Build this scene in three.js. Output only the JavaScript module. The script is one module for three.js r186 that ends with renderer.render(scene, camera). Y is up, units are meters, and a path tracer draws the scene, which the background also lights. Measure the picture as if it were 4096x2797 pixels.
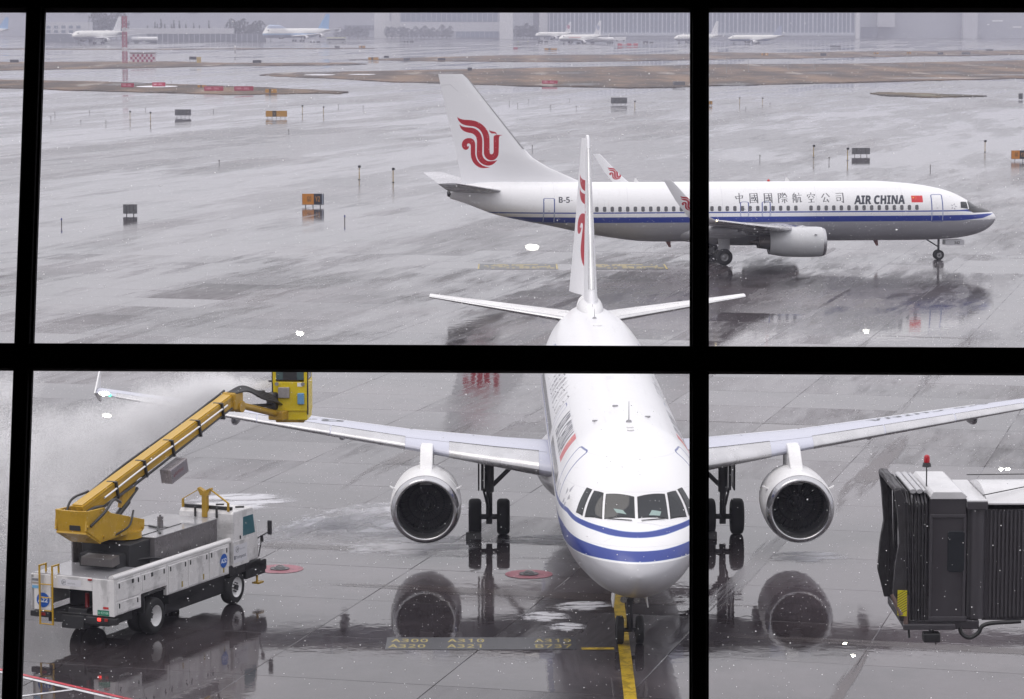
import * as THREE from 'three';
import { RoundedBoxGeometry } from 'three/addons/geometries/RoundedBoxGeometry.js';
import { mergeGeometries } from 'three/addons/utils/BufferGeometryUtils.js';
import { RectAreaLightUniformsLib } from 'three/addons/lights/RectAreaLightUniformsLib.js';

// ---------- camera, sky, sun, exposure ----------
const scene = new THREE.Scene();
const camera = new THREE.PerspectiveCamera(13.532, 1024 / 699, 0.1, 9000);
camera.position.set(0, 16.71, 0);
camera.rotation.set(-0.1122, 0, 0);
const renderer = new THREE.WebGLRenderer();
renderer.toneMapping = THREE.LinearToneMapping;
renderer.toneMappingExposure = 1.3;
renderer.shadowMap.enabled = true;
RectAreaLightUniformsLib.init();
{ // overcast snow sky: brightest overhead, as even cloud is
  const W = 64, H = 32, d = new Float32Array(W * H * 4);
  for (let j = 0; j < H; j++) for (let i = 0; i < W; i++) {
    const el = ((j + 0.5) / H - 0.5) * Math.PI, k = 0.67 + 0.58 * Math.max(0, Math.sin(el));
    const o = (j * W + i) * 4;
    d[o] = 0.965 * k; d[o + 1] = 0.952 * k; d[o + 2] = 1.0 * k; d[o + 3] = 1;
  }
  const sky = new THREE.DataTexture(d, W, H, THREE.RGBAFormat, THREE.FloatType);
  sky.mapping = THREE.EquirectangularReflectionMapping; sky.magFilter = THREE.LinearFilter; sky.needsUpdate = true;
  scene.background = sky; scene.environment = sky;
}
const sun = new THREE.DirectionalLight(0xfff6ec, 0.6);
sun.position.set(-120, 320, -40); sun.target.position.set(0, 0, -120); sun.castShadow = true; sun.shadow.radius = 70;
sun.shadow.mapSize.set(2048, 2048);
Object.assign(sun.shadow.camera, { left: -160, right: 160, top: 160, bottom: -160, near: 1, far: 700 });
scene.add(sun, sun.target);
scene.fog = new THREE.FogExp2(0xd5d5e6, 0.00029);

// ---------- helpers ----------
let seed = 20240117;
const rnd = () => { seed = (seed + 0x6D2B79F5) | 0; let t = Math.imul(seed ^ (seed >>> 15), 1 | seed); t = (t + Math.imul(t ^ (t >>> 7), 61 | t)) ^ t; return ((t ^ (t >>> 14)) >>> 0) / 4294967296; };
const rr = (a, b) => a + (b - a) * rnd();
const V = (x, y, z) => new THREE.Vector3(x, y, z);
const used = {};
function numbered(n) { const k = used[n] = (used[n] ?? -1) + 1; return k ? n + '_' + String(k).padStart(3, '0') : n; }
function thing(name, label, category, pos = [0, 0, 0], turn = 0, group) {
  const o = new THREE.Group(); o.name = numbered(name); o.position.set(...pos); o.rotation.y = turn; scene.add(o);
  o.userData = { label, category }; if (group) o.userData.group = group;
  return o;
}
function mesh(name, geo, mat, parent) {
  const m = new THREE.Mesh(geo, mat); m.name = name; m.castShadow = true; m.receiveShadow = true; (parent ?? scene).add(m); return m;
}
function structure(name, geo, mat) { const m = mesh(name, geo, mat); m.userData = { kind: 'structure' }; return m; }
function stuff(o, label, category) { o.userData.kind = 'stuff'; if (label) { o.userData.label = label; o.userData.category = category; } return o; }
function copy(src, label, pos, turn) {
  const c = src.clone(); c.name = numbered(src.name.replace(/_\d{3}$/, '')); c.userData = { ...src.userData, label: label ?? src.userData.label };
  if (pos) c.position.set(...pos); if (turn !== undefined) c.rotation.y = turn; scene.add(c); return c;
}
function merge(list) {
  list = list.flat().filter(Boolean);
  if (list.length === 1) return list[0];
  const flat = list.map((g) => { const h = g.index ? g.toNonIndexed() : g.clone(); for (const k of Object.keys(h.attributes)) if (!['position', 'normal', 'uv'].includes(k)) h.deleteAttribute(k); if (!h.attributes.uv) h.setAttribute('uv', new THREE.BufferAttribute(new Float32Array(h.attributes.position.count * 2), 2)); return h; });
  return mergeGeometries(flat);
}
const box = (w, h, d, x = 0, y = 0, z = 0, rx = 0, ry = 0, rz = 0) => { const g = new THREE.BoxGeometry(w, h, d); if (rx) g.rotateX(rx); if (rz) g.rotateZ(rz); if (ry) g.rotateY(ry); return g.translate(x, y, z); };
const rbox = (w, h, d, x = 0, y = 0, z = 0, r = 0.03, rx = 0, ry = 0, rz = 0) => { const g = new RoundedBoxGeometry(w, h, d, 2, Math.min(r, w / 2.1, h / 2.1, d / 2.1)); if (rx) g.rotateX(rx); if (rz) g.rotateZ(rz); if (ry) g.rotateY(ry); return g.translate(x, y, z); };
const UPV = V(0, 1, 0);
function bar(p, q, r, seg = 8, r2 = r) {
  p = V(...p); q = V(...q); const d = q.clone().sub(p), g = new THREE.CylinderGeometry(r2, r, d.length(), seg);
  g.applyQuaternion(new THREE.Quaternion().setFromUnitVectors(UPV, d.clone().normalize()));
  return g.translate((p.x + q.x) / 2, (p.y + q.y) / 2, (p.z + q.z) / 2);
}
function beam(p, q, w, h, up = [0, 1, 0]) { // square bar from p to q
  p = V(...p); q = V(...q); const d = q.clone().sub(p), L = d.length(), z = d.normalize(), x = V(...up).cross(z).normalize(), y = z.clone().cross(x);
  const g = new THREE.BoxGeometry(w, h, L); g.applyMatrix4(new THREE.Matrix4().makeBasis(x, y, z)); return g.translate((p.x + q.x) / 2, (p.y + q.y) / 2, (p.z + q.z) / 2);
}
const tube = (pts, r, seg = 24, rad = 6) => new THREE.TubeGeometry(new THREE.CatmullRomCurve3(pts.map((p) => V(...p))), seg, r, rad);
function prism(pts, depth, bevel = 0) { // outline in x,y pushed along +z
  const s = new THREE.Shape(pts.map((p) => new THREE.Vector2(p[0], p[1])));
  return new THREE.ExtrudeGeometry(s, bevel ? { depth: depth - 2 * bevel, bevelEnabled: true, bevelSize: bevel, bevelThickness: bevel, bevelOffset: -bevel, bevelSegments: 2 } : { depth, bevelEnabled: false });
}
function sheet(pts, y) { // flat outline in x,z facing up, with uv in metres
  const s = new THREE.Shape(pts.map((p) => new THREE.Vector2(p[0], -p[1]))), g = new THREE.ShapeGeometry(s); g.rotateX(-Math.PI / 2); return g.translate(0, y, 0);
}
function canvas(w, h, draw) {
  const c = document.createElement('canvas'); c.width = w; c.height = h; const x = c.getContext('2d'); draw(x, w, h);
  const t = new THREE.CanvasTexture(c); t.colorSpace = THREE.SRGBColorSpace; t.magFilter = THREE.LinearFilter; t.anisotropy = 8; return t;
}
// tiling value noise, n lattice cells across
function lattice(n) { const a = new Float32Array(n * n); for (let i = 0; i < a.length; i++) a[i] = rnd(); return (u, v) => { u = ((u % 1) + 1) % 1 * n; v = ((v % 1) + 1) % 1 * n; const i = Math.floor(u) % n, j = Math.floor(v) % n, p = u - Math.floor(u), q = v - Math.floor(v), s = p * p * (3 - 2 * p), t = q * q * (3 - 2 * q), i1 = (i + 1) % n, j1 = (j + 1) % n; return (a[j * n + i] * (1 - s) + a[j * n + i1] * s) * (1 - t) + (a[j1 * n + i] * (1 - s) + a[j1 * n + i1] * s) * t; }; }
function fbm(cells, gain = 0.5) { const o = cells.map(lattice); let tot = 0; for (let k = 0; k < o.length; k++) tot += gain ** k; return (u, v) => { let s = 0; for (let k = 0; k < o.length; k++) s += o[k](u, v) * gain ** k; return s / tot; }; }
function dataTex(N, fn, srgb) {
  const d = new Uint8Array(N * N * 4);
  for (let j = 0; j < N; j++) for (let i = 0; i < N; i++) { const c = fn((i + 0.5) / N, (j + 0.5) / N), o = (j * N + i) * 4; for (let k = 0; k < 3; k++) d[o + k] = Math.max(0, Math.min(255, 255 * (Array.isArray(c) ? c[k] : c))); d[o + 3] = 255; }
  const t = new THREE.DataTexture(d, N, N); t.wrapS = t.wrapT = THREE.RepeatWrapping; t.magFilter = THREE.LinearFilter; if (srgb) t.colorSpace = THREE.SRGBColorSpace; t.needsUpdate = true; return t;
}
const sized = (t, m, mz = m) => { const c = t.clone(); c.repeat.set(1 / m, 1 / mz); c.needsUpdate = true; return c; };
const sstep = (a, b, x) => { x = Math.max(0, Math.min(1, (x - a) / (b - a))); return x * x * (3 - 2 * x); };
const std = (r, g, b, rough = 0.6, metal = 0, more = {}) => new THREE.MeshPhysicalMaterial({ color: new THREE.Color().setRGB(r, g, b), roughness: rough, metalness: metal, ...more });

// wear textures shared by painted things
const grimeN = fbm([4, 9, 21, 47, 101], 0.62), grainN = fbm([64, 128, 256], 0.7);
const grime = dataTex(512, (u, v) => { const k = 0.9 + 0.1 * sstep(0.35, 0.62, grimeN(u, v)) - 0.05 * (grainN(u, v) - 0.5); return [k, k * 0.995, k * 0.985]; }, false);
const scuff = dataTex(512, (u, v) => 0.55 + 0.45 * sstep(0.3, 0.7, grimeN(u + 0.37, v + 0.11)), false);
const worn = (r, g, b, rough, metal = 0, size = 2.2, more = {}) => std(r, g, b, rough, metal, { map: sized(grime, size), roughnessMap: sized(scuff, size * 0.8), ...more });
const M = {
  white: worn(0.78, 0.78, 0.79, 0.42, 0, 3), tyre: std(0.012, 0.012, 0.013, 0.75), hub: worn(0.3, 0.3, 0.31, 0.45, 0.3, 0.6), strut: worn(0.045, 0.045, 0.05, 0.5, 0.2, 0.8),
  dark: std(0.03, 0.03, 0.032, 0.75, 0, { specularIntensity: 0.5 }), black: worn(0.018, 0.018, 0.02, 0.55, 0, 1), bare: worn(0.62, 0.62, 0.63, 0.28, 0.85, 1.5), lip: worn(0.5, 0.5, 0.52, 0.25, 0.9, 1.5),
  glass: std(0.015, 0.018, 0.022, 0.06, 0, { ior: 1.5 }), cabin: std(0.1, 0.1, 0.11, 0.2), red: std(0.5, 0.02, 0.02, 0.45), blue: std(0.02, 0.07, 0.33, 0.4),
  wing: worn(0.47, 0.47, 0.5, 0.4, 0.05, 3), grey: worn(0.33, 0.33, 0.35, 0.5, 0, 2), yellow: worn(0.5, 0.3, 0.02, 0.42, 0, 1.6), concrete: worn(0.4, 0.39, 0.38, 0.85, 0, 4),
};
// ---------- the apron: concrete slabs under a film of water ----------
const wetA = fbm([3, 7, 15, 33, 70, 150], 0.58), wetB = fbm([5, 11, 24, 50, 110, 230], 0.6), ripA = fbm([40, 90, 190, 400], 0.55), stainN = fbm([6, 13, 30, 64, 140], 0.62);
const T_col = dataTex(1024, (u, v) => { const s = stainN(u, v), g = grainN(u * 3, v * 3), k = 0.58 + 0.3 * sstep(0.3, 0.68, s) + 0.14 * (g - 0.5), w = 0.02 * (wetA(v, u) - 0.5); return [k + w, k * 0.975, k * 0.985 - w]; }, true);
const wetC = fbm([9, 19, 41, 83, 170, 350, 700], 0.66), T_rough = dataTex(2048, (u, v) => { const w = sstep(0.42, 0.58, wetC(u, v)), f = grainN(u * 4, v * 4), d = sstep(0.52, 0.6, wetC(v + 0.31, u + 0.17)); return 0.06 + 0.22 * w * (0.7 + 0.6 * f) + 0.13 * d * (0.6 + 0.8 * f); }, false);
const T_bump = dataTex(1024, (u, v) => 0.55 * ripA(u, v) + 0.45 * wetA(u, v), false);
const slabTones = [[1, 1, 1], [0.94, 0.93, 0.94], [1.07, 1.06, 1.07], [0.98, 0.95, 0.95], [0.88, 0.86, 0.88], [1.04, 1.02, 1.0]];
const JOINT = 14.4 * Math.PI / 180; // the joints run away to the right of the view
const along = (t, across, run) => { const c = sized(t, across, run); c.rotation = -JOINT; return c; }; // drawn out along the joints, as water lies
const wetMat = (t, rough, size) => std(0.1 * t[0], 0.09 * t[1], 0.096 * t[2], rough, 0, { ior: 1.36, map: sized(T_col, 37), roughnessMap: along(T_rough, size * 0.6, size * 4), bumpMap: sized(T_bump, 19), bumpScale: 0.0042 });
const flooded = slabTones.map((t, i) => wetMat(t, [0.16, 0.2, 0.14, 0.22, 0.28, 0.18][i], 110)), damp = slabTones.map((t, i) => wetMat(t, [0.7, 0.85, 0.6, 0.75, 0.95, 0.65][i], 90)), wetGround = wetMat([1, 1, 1], 0.6, 210);
{
  const g = new THREE.PlaneGeometry(9000, 9000); g.rotateX(-Math.PI / 2); g.translate(0, -0.018, -3000);
  const p = g.attributes.position, uv = g.attributes.uv; for (let i = 0; i < p.count; i++) uv.setXY(i, p.getX(i), -p.getZ(i));
  structure('ground', g, wetGround);
}
const jx = [Math.cos(JOINT), Math.sin(JOINT)], jz = [Math.sin(JOINT), -Math.cos(JOINT)]; // across, along (x, z)
function slabGeometry(i, j, S, drop) {
  const h = S / 2 - 0.007, c = 0.009, P = [], U = [], I = [];
  const ring = (r, y) => [[-r, -r], [r, -r], [r, r], [-r, r]].forEach(([a, b]) => { P.push(a * jx[0] + b * jz[0], y, a * jx[1] + b * jz[1]); });
  ring(h - c, 0); ring(h - c, 0); ring(h, -c * 0.7); ring(h, -c * 0.7); ring(h, -0.03);
  const cx = (i + 0.5) * S * jx[0] + (j + 0.5) * S * jz[0], cz = (i + 0.5) * S * jx[1] + (j + 0.5) * S * jz[1];
  for (let k = 0; k < P.length; k += 3) U.push(P[k] + cx, -(P[k + 2] + cz));
  I.push(0, 1, 2, 0, 2, 3);
  for (const [a, b] of [[4, 8], [12, 16]]) for (let k = 0; k < 4; k++) { const l = (k + 1) % 4; I.push(a + k, b + k, b + l, a + k, b + l, a + l); }
  const g = new THREE.BufferGeometry(); g.setAttribute('position', new THREE.Float32BufferAttribute(P, 3)); g.setAttribute('uv', new THREE.Float32BufferAttribute(U, 2)); g.setIndex(I); g.computeVertexNormals();
  if (g.attributes.normal.getY(0) < 0) { for (let k = 0; k < I.length; k += 3) [I[k], I[k + 1]] = [I[k + 1], I[k]]; g.setIndex(I); g.computeVertexNormals(); }
  return { g, cx, cz, drop };
}
{
  const S = 5, cells = [];
  for (let i = -40; i < 90; i++) for (let j = 0; j < 75; j++) {
    const cx = (i + 0.5) * S * jx[0] + (j + 0.5) * S * jz[0], D = -((i + 0.5) * S * jx[1] + (j + 0.5) * S * jz[1]);
    if (D > 50 && D < 330 && Math.abs(cx) < 0.21 * D + 14) cells.push({ i, j, D, cx, seen: D > 69.5 && Math.abs(cx) < 0.174 * D + 2.6 });
  }
  cells.sort((a, b) => a.D - b.D);
  const apron = new THREE.Group(); apron.name = 'apron'; apron.userData = { kind: 'structure' }; scene.add(apron);
  let n = 0; const rest = [];
  for (const c of cells) {
    const s = slabGeometry(c.i, c.j, S, -rr(0, 0.003));
    if (c.seen && n < 300) { const m = mesh('paving_slab', s.g, (rnd() < (c.D < 108 ? 0.88 : c.D < 150 ? 0.4 : 0.1) ? flooded : damp)[Math.floor(rnd() ** 1.3 * 6)], apron); m.position.set(s.cx, s.drop, s.cz); n++; }
    else rest.push(s.g.translate(s.cx, s.drop, s.cz));
  }
  stuff(mesh('distant_slabs', merge(rest), wetGround, apron));
}
// ---------- the hall the view is seen from: slanted window wall, dark room, ceiling lamps ----------
{
  const TILT = 15 * Math.PI / 180, YAW = -2.25 * Math.PI / 180;
  const wall = thing('window_wall', 'black framed slanted glass window wall in front of the whole view', 'window wall', [0, 16.71, -8], YAW);
  const frame = std(0.006, 0.005, 0.007, 0.85, 0, { specularIntensity: 0.25 }), gasket = std(0.01, 0.01, 0.012, 0.7, 0, { specularIntensity: 0.3 });
  const pane = new THREE.MeshPhysicalMaterial({ color: 0xffffff, transmission: 1, thickness: 0, roughness: 0, ior: 1.5 });
  const tiltG = (g) => g.rotateX(-TILT);
  const cols = [-4.89, -3.092, -1.294, 0.505, 2.303, 4.101], rows = [-1.907, -0.932, 0.054, 1.019, 1.995, 2.97, 3.84], q0 = -2.33;
  for (const x of cols) { mesh('mullion', tiltG(rbox(0.038, 6.25, 0.06, x, (q0 + 3.9) / 2, 0, 0.004)), frame, wall); }
  const edges = [q0, ...rows];
  for (const q of rows) for (let k = 0; k < cols.length - 1; k++) mesh('transom', tiltG(rbox(1.7625, 0.068, 0.056, (cols[k] + cols[k + 1]) / 2, q, 0, 0.004)), frame, wall);
  for (let r = 0; r < edges.length - 1; r++) for (let k = 0; k < cols.length - 1; k++) {
    const h = edges[r + 1] - edges[r] - (r ? 0.066 : 0.033), y = (edges[r + 1] + edges[r]) / 2 - (r ? 0 : 0.018), g = new THREE.PlaneGeometry(1.758, h);
    mesh('glass_pane', tiltG(g.translate((cols[k] + cols[k + 1]) / 2, y, 0)), pane, wall);
    // a rubber bead in the corner of each pane
    mesh('gasket', tiltG(merge([box(0.006, h, 0.02, cols[k] + 0.0225, y, 0), box(0.006, h, 0.02, cols[k + 1] - 0.0225, y, 0)])), gasket, wall);
  }
  const carpet = std(0.02, 0.02, 0.024, 0.95), plaster = std(0.05, 0.05, 0.055, 0.9);
  structure('floor', box(10.4, 0.3, 19, 0, 14.3, 2.2), carpet);
  structure('ceiling', box(10.4, 0.3, 21.5, 0, 20.62, 1), plaster);
  structure('wall_back', box(10.28, 6.02, 0.3, 0, 17.46, 11.5), plaster);
  structure('wall_left', box(0.3, 6.02, 21.2, -5.3, 17.46, 1), plaster);
  structure('wall_right', box(0.3, 6.02, 21.2, 5.3, 17.46, 1), plaster);
  structure('terminal_base', box(60, 14.1, 30, 0, 7.05, 8.5), M.concrete);
  const lampMat = std(0.9, 0.9, 0.9, 0.4, 0, { emissive: new THREE.Color(1, 0.97, 0.88), emissiveIntensity: 16 });
  const LAMPS = [[-0.629, 1.249, 0.042], [-2.231, 2.495, 0.028], [-3.724, 3.475, 0.038], [-3.783, 3.872, 0.034], [1.439, 2.56, 0.022], [2.494, 5.032, 0.018], [2.54, 5.03, 0.018], [1.58, 9.409, 0.018], [1.498, 9.066, 0.014]];
  const words = ['nearest the window', 'over the left of the hall', 'at the far left', 'second at the far left', 'right of the middle', 'at the right edge', 'beside the right edge lamp', 'deep on the right', 'deepest on the right'];
  LAMPS.forEach(([x, z, r], k) => {
    const o = thing('ceiling_lamp', 'small round ceiling downlight mirrored in the glass, ' + words[k], 'ceiling lamp', [x, 20.45, z], 0, 'ceiling downlights of the hall');
    const ring = new THREE.TorusGeometry(r * 1.12, 0.006, 8, 28); ring.rotateX(Math.PI / 2); mesh('rim', ring.translate(0, 0.012, 0), M.bare, o);
    const disc = new THREE.CylinderGeometry(r, r, 0.01, 28); mesh('light_disc', disc.translate(0, 0.006, 0), lampMat, o);
    const L = new THREE.PointLight(0xfff6e0, 0.12); L.castShadow = true; L.position.set(0, 0.006, 0); o.add(L);
  });
}
// ---------- paint and slush on the apron ----------
{
  const worn1 = fbm([20, 45, 100, 220], 0.65);
  const chip = dataTex(256, (u, v) => 0.55 + 0.45 * sstep(0.34, 0.5, worn1(u, v)), false);
  const paint = (r, g, b) => std(r, g, b, 0.35, 0, { ior: 1.36, map: sized(chip, 3), bumpMap: sized(T_bump, 19), bumpScale: 0.004 });
  const P = { yellow: paint(0.46, 0.31, 0.02), white: paint(0.62, 0.62, 0.64), red: paint(0.5, 0.05, 0.07), black: paint(0.02, 0.02, 0.022), pink: paint(0.3, 0.09, 0.12) };
  const ribbon = (p, q, w, y = 0.006) => { const d = V(q[0] - p[0], 0, -(q[1] - p[1])), L = d.length(), n = Math.max(1, Math.round(L / 2)), g = new THREE.PlaneGeometry(w, L, 1, n); g.rotateX(-Math.PI / 2); g.rotateY(Math.atan2(-d.x, -d.z)); const m = V((p[0] + q[0]) / 2, y, -(p[1] + q[1]) / 2); g.translate(m.x, m.y, m.z); const a = g.attributes.position; for (let i = 0; i < a.count; i++) g.attributes.uv.setXY(i, a.getX(i), -a.getZ(i)); return g; };
  const mark = (name, g, m, label, group) => { const o = mesh(name, g, m); o.name = numbered(name); o.userData = { kind: 'structure' }; return o; };
  mark('stand_centre_line', ribbon([2.86, 66], [3.25, 98], 0.32), P.yellow);
  mark('stop_bar', ribbon([1.85, 77.1], [2.72, 77.12], 0.26, 0.007), P.yellow);
  mark('red_stand_line', ribbon([-13.4, 74.75], [-8.2, 70.15], 0.14), P.red);
  mark('white_stand_line', ribbon([-13.4, 74.5], [-8.2, 69.9], 0.14), P.white);
  mark('white_stand_line', ribbon([-13.2, 70.95], [-11.0, 72.28], 0.13), P.white);
  // stop positions by aircraft type, read from the cockpit side
  const board = canvas(1024, 256, (x) => { x.fillStyle = '#1d1e24'; x.fillRect(0, 0, 1024, 256); x.fillStyle = '#98883a'; x.font = 'bold 92px monospace'; for (const [t, px, py] of [['A300', 25, 100], ['A310', 330, 100], ['A319', 800, 100], ['A320', 15, 215], ['A321', 330, 215], ['B737', 800, 215]]) { x.save(); x.translate(px, py); x.scale(0.92, 1); x.fillText(t, 0, 0); x.restore(); } for (let k = 0; k < 700; k++) { x.fillStyle = `rgba(40,40,46,${rr(0.1, 0.5)})`; x.fillRect(rr(0, 1024), rr(0, 256), rr(2, 14), rr(1, 4)); } });
  const bg = new THREE.PlaneGeometry(5.1, 1.55); bg.rotateX(-Math.PI / 2); bg.translate(-0.83, 0.0065, -77.75);
  mark('stop_position_panel', bg, std(1, 1, 1, 0.3, 0, { ior: 1.36, map: board, bumpMap: T_bump, bumpScale: 0.004 }));
  // yellow worded boxes beyond the tail
  const boxes = canvas(512, 64, (x) => { x.fillStyle = '#2a2a2e'; x.fillRect(0, 0, 512, 64); x.fillStyle = '#b8a02c'; for (let k = 0; k < 60; k++) x.fillRect(30 + rr(0, 430), 8 + Math.floor(rr(0, 4)) * 12, rr(8, 34), 7); x.fillRect(0, 4, 10, 56); x.fillRect(500, 4, 10, 56); });
  for (const [x, w] of [[0.4, 5.4], [7.3, 6.3]]) { const g = new THREE.PlaneGeometry(w, 4.6); g.rotateX(-Math.PI / 2); g.translate(x, 0.0065, -198.3); mark('worded_box', g, std(1, 1, 1, 0.35, 0, { map: boxes, roughness: 0.3 })); }
  for (const [x, D] of [[4.6, 189.5], [5.0, 181.5]]) mark('yellow_line', ribbon([x - 0.4, D - 3], [x - 0.1, D + 3], 0.3), P.yellow);
  // fuel pits: red painted ring round a steel lid
  [[-7.08, 88.52, 'beside the cab of the deicing truck'], [0.51, 87.66, 'between the wheels of the parked jet']].forEach(([x, D, w]) => {
    const o = thing('hydrant_pit', 'red painted hydrant pit lid in the wet apron ' + w, 'pit cover', [x, 0.004, -D]);
    const ring = new THREE.RingGeometry(0.3, 0.72, 40); ring.rotateX(-Math.PI / 2); mesh('painted_ring', ring.translate(0, 0.003, 0), P.pink, o);
    mesh('lid', new THREE.CylinderGeometry(0.29, 0.3, 0.03, 32).translate(0, 0.012, 0), M.strut, o);
    const h = new THREE.TorusGeometry(0.15, 0.02, 6, 20, Math.PI); h.rotateX(-1.2); mesh('handle', h.translate(0, 0.03, 0), M.hub, o);
  });
  // old stains, tyre rubber and sealant smeared along the joints
  const stN = fbm([4, 9, 21, 46, 100], 0.66), SN = 256, sd = new Uint8Array(SN * SN * 4);
  for (let j = 0; j < SN; j++) for (let i = 0; i < SN; i++) { const u = i / SN, v = j / SN, e = 1 - Math.hypot((u - 0.5) * 2, (v - 0.5) * 2), a = sstep(0.4, 0.62, stN(u, v) * 0.8 + e * 0.28) * sstep(0, 0.2, e), o = (j * SN + i) * 4; sd[o] = sd[o + 1] = sd[o + 2] = 255 * a; sd[o + 3] = 255; }
  const stA = new THREE.DataTexture(sd, SN, SN); stA.magFilter = THREE.LinearFilter; stA.needsUpdate = true;
  const stain = [[0.07, 0.055, 0.055, 0.12], [0.08, 0.06, 0.062, 0.22], [0.2, 0.19, 0.2, 0.2]].map(([r, g, b, q]) => std(r, g, b, q, 0, { ior: 1.36, transparent: true, alphaMap: stA, opacity: 0.75 }));
  for (let k = 0; k < 120; k++) {
    const lane = Math.floor(rr(-9, 16)), run = rr(70, 250), c = (lane + (rnd() < 0.7 ? 0 : rr(0, 1))) * 5, x = c * jx[0] + run * jz[0], z = c * jx[1] + run * jz[1];
    if (Math.abs(x) > 0.19 * -z) continue;
    const g = new THREE.PlaneGeometry(rr(0.4, 1.4), rr(7, 24)); g.rotateX(-Math.PI / 2); g.rotateY(-JOINT + (rnd() < 0.2 ? Math.PI / 2 : 0)); const o = mesh('pavement_stain', g.translate(x, 0.0045 + k * 1e-5, z), stain[k % 3]); o.name = numbered('pavement_stain'); stuff(o, 'dark wet stain smeared along the apron joints', 'stain'); o.userData.group = 'apron stains';
  }
  // slush thrown off by the wheels and the spray
  const slushN = fbm([5, 11, 24, 52, 110], 0.62), SL = 256, d = new Uint8Array(SL * SL * 4);
  for (let j = 0; j < SL; j++) for (let i = 0; i < SL; i++) { const u = i / SL, v = j / SL, e = 1 - Math.hypot((u - 0.5) * 2, (v - 0.5) * 2), a = sstep(0.45, 0.68, slushN(u * 0.5, v) * 0.8 + e * 0.3) * sstep(0, 0.25, e), o = (j * SL + i) * 4; d[o] = d[o + 1] = d[o + 2] = 255 * a * 0.8; d[o + 3] = 255; }
  const slushA = new THREE.DataTexture(d, SL, SL); slushA.magFilter = THREE.LinearFilter; slushA.needsUpdate = true;
  const slush = std(0.68, 0.68, 0.72, 0.55, 0, { transparent: true, alphaMap: slushA });
  [[-6.9, 95.2, 3.2, 9, -0.55], [-6.2, 97, 3, 9, -0.4], [-3.4, 92.6, 5.6, 5, 0.1], [-4.8, 95.6, 4, 6, -0.3], [-3.4, 99.5, 5, 4, -0.2], [1.1, 93.5, 4, 2.2, 0], [0.9, 81.3, 1.8, 1.6, 0], [1.5, 79.9, 1.4, 1.3, 0], [2.0, 82.8, 2.4, 1.5, 0.3], [-9.5, 101, 5, 4, 0.4], [9.1, 90.5, 3.5, 2.2, 0.1]].forEach(([x, D, w, h, r]) => {
    const g = new THREE.PlaneGeometry(w, h); g.rotateX(-Math.PI / 2); g.rotateY(r); const o = mesh('slush_patch', g.translate(x, 0.0055, -D), slush); o.name = numbered('slush_patch'); stuff(o, 'thin white slush washed over the wet apron', 'slush'); o.userData.group = 'slush on the apron';
  });
}
// ---------- aircraft ----------
// distances in metres: a = aft of the nose tip, y = across, z = height; in the group's own axes that is (y, z, -a)
function table(rows) { // smooth curves through rows [a, v1, v2 ...]
  const n = rows.length, m = rows[0].length, T = rows.map(() => []);
  for (let c = 1; c < m; c++) for (let i = 0; i < n; i++) {
    const d0 = i ? (rows[i][c] - rows[i - 1][c]) / (rows[i][0] - rows[i - 1][0]) : null, d1 = i < n - 1 ? (rows[i + 1][c] - rows[i][c]) / (rows[i + 1][0] - rows[i][0]) : null;
    T[i][c] = d0 === null ? d1 : d1 === null ? d0 : d0 * d1 <= 0 ? 0 : 2 * d0 * d1 / (d0 + d1);
  }
  return (a) => {
    let i = 0; while (i < n - 2 && a > rows[i + 1][0]) i++;
    const h = rows[i + 1][0] - rows[i][0], t = Math.max(0, Math.min(1, (a - rows[i][0]) / h)), o = [];
    for (let c = 1; c < m; c++) o.push((2 * t ** 3 - 3 * t * t + 1) * rows[i][c] + (t ** 3 - 2 * t * t + t) * h * T[i][c] + (-2 * t ** 3 + 3 * t * t) * rows[i + 1][c] + (t ** 3 - t * t) * h * T[i + 1][c]);
    return o;
  };
}
function Hull(rows, L) { // rows: a, top, bottom, widest height, half width
  const f = table(rows.map((r) => [Math.sqrt(r[0]), ...r.slice(1)])), at = (a) => f(Math.sqrt(Math.max(a, 0)));
  const pt = (a, th) => { const [t, b, c, w] = at(a), s = Math.sin(th), k = Math.cos(th); return V(w * s, k > 0 ? c + (t - c) * k : c + (c - b) * k, -a); };
  const nrm = (a, th) => { const e = 0.02, a0 = Math.max(a - e, 0.004), u = pt(a + e, th).sub(pt(a0, th)), v = pt(a, th + 0.01).sub(pt(a, th - 0.01)); const n = u.cross(v).normalize(); const p = pt(a, th), c = at(a)[2]; return n.dot(V(p.x, p.y - c, 0.001)) < 0 ? n.negate() : n; };
  const inside = (a, y, z) => { const [t, b, c, w] = at(a); return (y / w) ** 2 + ((z - c) / (z > c ? t - c : c - b)) ** 2 <= 1; };
  const aAt = (y, z, hi = 8) => { let lo = 0; for (let k = 0; k < 40; k++) { const m = (lo + hi) / 2; inside(m, y, z) ? hi = m : lo = m; } return hi; };
  const thAt = (a, z, side) => { const [t, b, c] = at(a); const k = z > c ? (z - c) / (t - c) : (z - c) / (c - b); return side * Math.acos(Math.max(-1, Math.min(1, k))); };
  return { at, pt, nrm, aAt, thAt, L };
}
function orient(g) { // make every triangle face the way its normals point
  const p = g.attributes.position, n = g.attributes.normal, I = g.index.array, a = V(), b = V(), c = V(), m = V();
  for (let k = 0; k < I.length; k += 3) { a.fromBufferAttribute(p, I[k]); b.fromBufferAttribute(p, I[k + 1]).sub(a); c.fromBufferAttribute(p, I[k + 2]).sub(a); b.cross(c); m.set(0, 0, 0); for (let j = 0; j < 3; j++) m.add(c.fromBufferAttribute(n, I[k + j])); if (b.dot(m) < 0) { const t = I[k]; I[k] = I[k + 1]; I[k + 1] = t; } }
  return g;
}
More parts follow.
